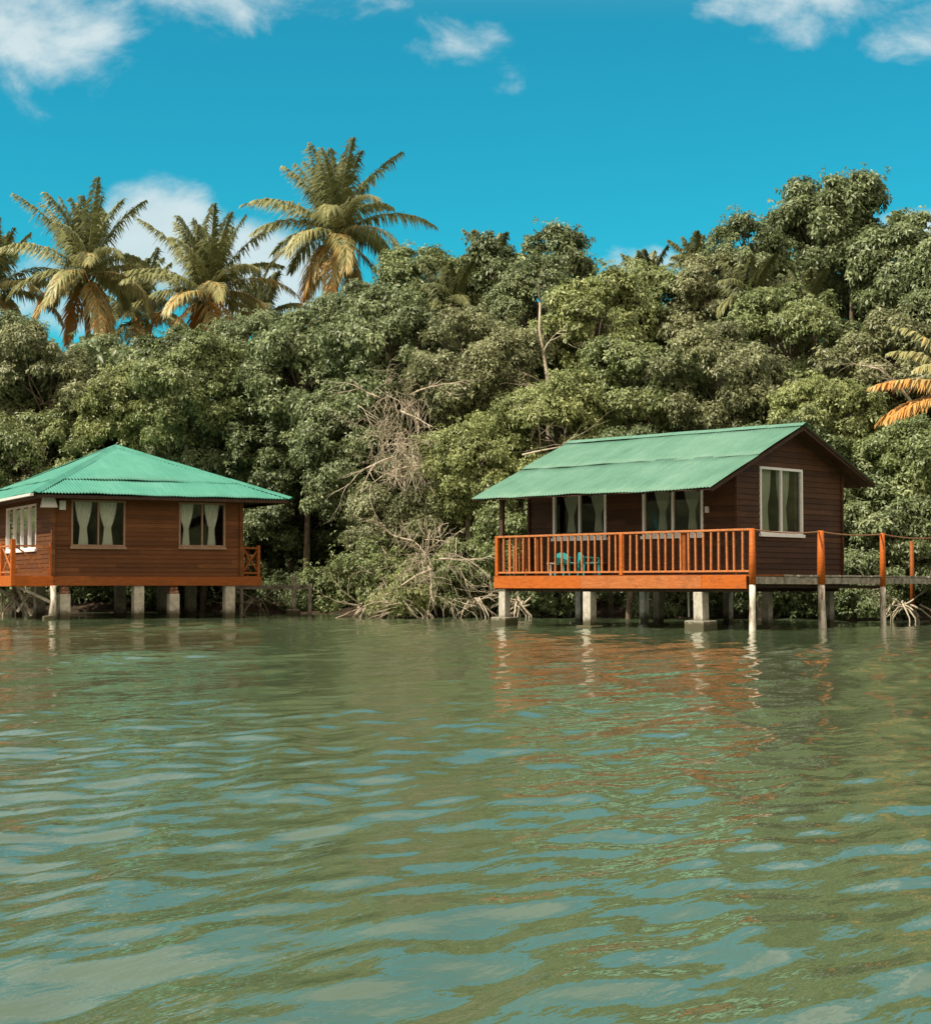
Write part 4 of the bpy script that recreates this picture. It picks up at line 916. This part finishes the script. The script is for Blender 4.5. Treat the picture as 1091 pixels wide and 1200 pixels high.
def palm(px, py, Y, label, seed, L=3.4, nf=26, lean=0.3, ll=.75, spec=None, wind=(-.22, 0, 0), yellow=0.0, name='coconut_palm', nleaf=92):
    rng = np.random.default_rng(seed); rg = random.Random(seed)
    c = at(px, py, Y); bx, by = c.x + lean, c.y + .3; gz = ground_z(bx, by) - .2
    root = empty(name, (bx, by, gz)); tag(root, label, 'palm tree', 'coconut palms')
    top = c - Vector((bx, by, gz)); mb = MB()
    pts = [Vector((top.x * q ** 1.5, top.y * q, top.z * q)) for q in (0, .1, .25, .4, .55, .7, .85, 1)]
    mb.tube(pts, [.24, .17, .15, .14, .13, .125, .12, .14], 10, .04, rg); mb.build('trunk', M['palm_bark'], root, smooth=True)
    if nf > 18:
        for k in range(7):
            a = rg.uniform(0, 6.28); s = MB(); r = .11
            cen = top + Vector((math.cos(a) * .24, math.sin(a) * .24, -.28 - rg.uniform(0, .12))); rings = 6; seg = 8
            vs_ = [cen + Vector((0, 0, r))] + [cen + Vector((math.sin(math.pi * i / rings) * r * math.cos(2 * math.pi * j / seg), math.sin(math.pi * i / rings) * r * math.sin(2 * math.pi * j / seg), r * 1.2 * math.cos(math.pi * i / rings))) for i in range(1, rings) for j in range(seg)] + [cen - Vector((0, 0, r * 1.2))]
            fs = [(0, 1 + j, 1 + (j + 1) % seg) for j in range(seg)] + [(1 + (i - 1) * seg + j, 1 + i * seg + j, 1 + i * seg + (j + 1) % seg, 1 + (i - 1) * seg + (j + 1) % seg) for i in range(1, rings - 1) for j in range(seg)]
            last = len(vs_) - 1; fs += [(1 + (rings - 2) * seg + j, last, 1 + (rings - 2) * seg + (j + 1) % seg) for j in range(seg)]
            s.add(vs_, fs); s.build('coconut', M['coconut'], root, smooth=True)
    fr = spec
    if fr is None:
        fr = []
        for i in range(nf):
            q = i / (nf - 1); a = i * 2.39996 + rg.uniform(-.25, .25)
            if q < .42: e0 = R(88) - q / .42 * R(24) + rg.uniform(-.08, .08); bend = R(14) + q * R(60) + rg.uniform(-.1, .25)
            elif q < .86: k = (q - .42) / .44; e0 = R(50) - k * R(50) + rg.uniform(-.12, .12); bend = R(66) + k * R(16) + rg.uniform(-.2, .2)
            else: e0 = R(-25) - rg.uniform(0, .5); bend = R(40)
            vb = (.18 if nf > 20 else .02) + .42 * q ** 1.4 + rg.uniform(-.06, .12) + yellow * q
            if q > .8: vb += rg.uniform(-.05, .2)
            fr.append((a, e0, bend, L * (0.82 + .28 * math.sin(math.pi * q)) * rg.uniform(.88, 1.1), vb))
    for (a, e0, bend, l_, vb) in fr:
        V, T, Q, vr = frond_mesh(rng, a, e0, bend, l_, nleaf, ll, vb, wind)
        o = np_mesh('frond', V + np.array([0, 0, 0]), T, FROND, root, vr, quads=Q); o.location = top + Vector((math.cos(a) * .08, math.sin(a) * .08, 0))
palm(392, 276, 70, 'tallest coconut palm, its crown high against the blue sky', 11, L=3.75, nf=38, lean=.2, ll=1.05, yellow=.05)
palm(100, 322, 70, 'coconut palm with yellowing lower fronds near the left edge, left of the white cloud', 12, L=3.7, nf=36, lean=.4, ll=.95, yellow=.15)
palm(243, 345, 70, 'middle coconut palm with tan drooping fronds in front of the white cloud', 13, L=3.6, nf=36, lean=-.2, ll=.95, yellow=.18)
palm(-12, 342, 72, 'coconut palm cut by the left edge, only its right fronds in view', 14, L=3.2, nf=30, lean=-.2, ll=.9, yellow=.1)
palm(160, 372, 76, 'dark coconut palm half hidden behind the two left palms', 15, L=3.2, nf=26, lean=.4, ll=.9)
palm(305, 375, 75, 'low coconut palm crown between the middle and the tallest palm', 16, L=2.4, nf=20, lean=.1, yellow=.1)
palm(574, 320, 62, 'small drooping palm crown on the skyline above the forest centre', 17, L=1.75, nf=20, ll=.6, name='small_palm')
palm(758, 338, 60, 'small palm crown on the skyline above the middle of the right cottage', 18, L=1.5, nf=18, ll=.5, name='small_palm')
palm(528, 356, 58, 'small palm with hanging leaves right of the rounded skyline crown', 19, L=1.5, nf=16, ll=.55, name='small_palm')
palm(878, 348, 56, 'small palm among the leaves left of the tallest broadleaf tree', 20, L=1.5, nf=16, ll=.55, name='small_palm')
palm(942, 358, 54, 'small palm fan in the dark hollow below the tallest broadleaf tree', 21, L=1.3, nf=16, ll=.5, name='small_palm')
palm(812, 312, 61, 'thin feathery palm top at the skyline dip left of the tall right hand trees', 22, L=1.3, nf=14, ll=.5, name='small_palm')
palm(1142, 468, 43, 'palm beyond the right edge reaching in with dead orange and yellow fronds', 23, L=2.6, ll=.6, name='coconut_palm', wind=(0, 0, 0), spec=[
    (R(186), R(28), R(52), 2.75, .93), (R(200), R(5), R(45), 2.7, .97), (R(170), R(12), R(60), 2.5, .9), (R(188), R(58), R(70), 2.6, .62), (R(165), R(72), R(60), 2.8, .55),
    (R(215), R(50), R(80), 2.4, .6), (R(20), R(40), R(80), 2.6, .5), (R(60), R(50), R(80), 2.6, .5), (R(320), R(30), R(80), 2.6, .6), (R(100), R(60), R(70), 2.6, .45), (R(280), R(60), R(80), 2.5, .5)])

# ------------------------------------------------------------------ dead wood, vines, roots
def branchy(mb, rg, p, d, L, r, depth, grav=-.02, spread=.6):
    pts = [Vector(p)]; rad = [r]; d = Vector(d).normalized(); n = 6
    for k in range(n):
        d = (d + Vector((rg.uniform(-.22, .22), rg.uniform(-.22, .22), rg.uniform(-.2, .2) + grav))).normalized()
        pts.append(pts[-1] + d * L / n); rad.append(r * (1 - .75 * (k + 1) / n))
    mb.tube(pts, rad, 5)
    if depth > 0:
        for k in range(2, n + 1):
            if rg.random() < .75:
                dd = (d + Vector((rg.uniform(-1, 1), rg.uniform(-1, .4), rg.uniform(-.8, .8))) * spread).normalized()
                branchy(mb, rg, pts[k], dd, L * rg.uniform(.35, .6), rad[k] * .7 + .002, depth - 1, grav, spread)
def vine_tangle(name, label, cat, px, py, Y, wpx, hpx, seed, n=160, extra=(), nt_=26):
    rg = random.Random(seed); c = at(px, py, Y); o = empty(name, c); tag(o, label, cat)
    s = Y / F; m = MB()
    for i in range(n):
        x = rg.gauss(0, .26) * wpx * s; z = rg.uniform(-.5, .5) * hpx * s; y = rg.uniform(-.25, .25)
        p = Vector((x, y, z)); pts = [p]; d = Vector((rg.uniform(-.5, .5), rg.uniform(-.4, .4), -1)).normalized()
        for k in range(5):
            d = (d + Vector((rg.uniform(-.35, .35), rg.uniform(-.3, .3), rg.uniform(-.25, .1)))).normalized(); pts.append(pts[-1] + d * rg.uniform(.05, .16))
        m.tube(pts, [.006, .009, .008, .007, .005, .003], 4)
    m.build('hanging_strands', M['dead'], o)
    for k in range(nt_):
        p = (rg.gauss(0, .3) * wpx * s, rg.uniform(-.1, .3), rg.uniform(-.5, .45) * hpx * s)
        tw = MB(); branchy(tw, rg, p, (rg.uniform(-1, 1), -.5, rg.uniform(-.5, .7)), rg.uniform(.7, 1.5), .014, 2, -.05, .8); tw.build('twig_spray', M['dead'], o)
    b = MB()
    for (x0, z0, dx, dz, L, r) in extra:
        branchy(b, rg, (x0, -.2, z0), (dx, rg.uniform(-.3, .1), dz), L, r, 2)
    if extra: b.build('branch', M['dead'], o, smooth=True)
    return o
vine_tangle('dead_vines', 'upper bunch of tan dead vines hanging in the middle of the forest wall', 'vines', 470, 490, 51.5, 60, 70, 1, 140, ((-.6, .6, -1, .3, 1.4, .03), (.3, .7, 1, .5, 1.6, .03), (0, .2, 1, -.4, 1.5, .03)))
vine_tangle('dead_vines', 'middle bunch of dead vines with yellowed leaves below the upper bunch', 'vines', 478, 540, 50.2, 70, 50, 2, 90, ((-.4, .1, -1, -.15, 1.8, .035), (.8, -.1, -1, -.35, 2.4, .04), (.8, .1, 1, .3, 1.4, .03)))
vine_tangle('dead_vines', 'lowest bunch of dead vines trailing over the shoreline shrubs', 'vines', 498, 655, 48.7, 90, 95, 3, 90, ((.2, -.3, -1, -.35, 2.6, .045), (.1, -.2, .4, -1, 1.5, .03), (.4, 0, 1, -.2, 1.8, .03), (-.3, .5, -1, .2, 1.3, .03)))
def roots(label, px, Y, seed, n=16, wid=1.3, h=.9):
    rg = random.Random(seed); c = at(px, 700, Y); o = MB()
    for i in range(n):
        x = rg.uniform(-.2, .2) * wid; a = rg.uniform(0, 6.28); t = Vector((math.cos(a) * rg.uniform(.3, 1) * wid * .6, math.sin(a) * .5, -.5))
        o.tube([(x, 0, h * rg.uniform(.6, 1)), (x * .5 + t.x * .45, t.y * .4, h * .5), (t.x * .8, t.y * .8, h * .15), t], [.028, .024, .018, .014], 5)
    for i in range(4): branchy(o, rg, (0, 0, h * .7), (rg.uniform(-1, 1), -.4, rg.uniform(-.3, .5)), 1.3, .025, 1)
    ob = o.build('stilt_roots', M['dead'], smooth=True); ob.location = (c.x, Y, .02); tag(ob, label, 'roots', 'arching stilt roots at the waterline')
roots('pale stilt roots splaying into the water below the dead vines', 484, 48.8, 1, 8, 1.2, .55)
roots('thin arching roots at the left end of the shoreline thicket', 425, 49.8, 2, 6, .8, .4)
roots('grey arching roots beside the deck corner stilt', 556, 48.6, 3, 8, 1.4, .6)
roots('driftwood coloured roots under the left cottage front', 300, 55.5, 4, 8, 1.2, .5)
roots('tangled roots in the shade under the side porch of the left cottage', 20, 50.5, 6, 18, 2.2, .9)
roots('roots and sticks in the water below the rope rail walkway', 1060, 43.5, 7, 14, 2.0, .6)
roots('roots under the deck between the left and middle stilts', 610, 47.5, 8, 12, 1.6, .6)

def bare_tree(label, pts_px, Y, r, seed, twigs=5, ground=True):
    rg = random.Random(seed); P = [at(x, y, Y) for x, y in pts_px]; base = Vector((P[0].x, P[0].y, P[0].z)); m = MB()
    gz = ground_z(base.x, base.y); P = [Vector((base.x + .1, base.y + .2, gz - .2))] + P if P[0].z > gz + .5 and ground else P
    root = Vector(P[0]); n = len(P); m.tube([p - root for p in P], [r * (1 - .7 * i / (n - 1)) for i in range(n)], 7, .06, rg)
    for k in range(twigs):
        i = rg.randrange(1, n); p = P[i - 1].lerp(P[i], rg.random()) - root if i > 1 else P[1] - root
        branchy(m, rg, p, (rg.uniform(-1, 1), -.5, rg.uniform(-.1, 1)), rg.uniform(.6, 1.6), r * .35, 1)
    o = empty('bare_tree', root); tag(o, label, 'tree', 'bare pale trees in the forest'); m.build('trunk', M['dead'], o, smooth=True)
bare_tree('slim pale bare trunk left of the forest centre gap', [(642, 470), (641, 440), (636, 410), (632, 385), (633, 350)], 52.2, .09, 31)
bare_tree('forked pale bare trunk above the right cottage roof', [(712, 480), (706, 455), (700, 430), (702, 405)], 52, .08, 32)
bare_tree('long thin pale branch slanting over the ridge end of the right cottage', [(612, 533), (634, 528), (655, 524), (672, 520)], 46.5, .03, 33, 5, False)
bare_tree('crooked pale limbs just left of the orange dead fronds', [(1075, 480), (1050, 448), (1030, 432), (1010, 428)], 45.5, .05, 35, 6, False)
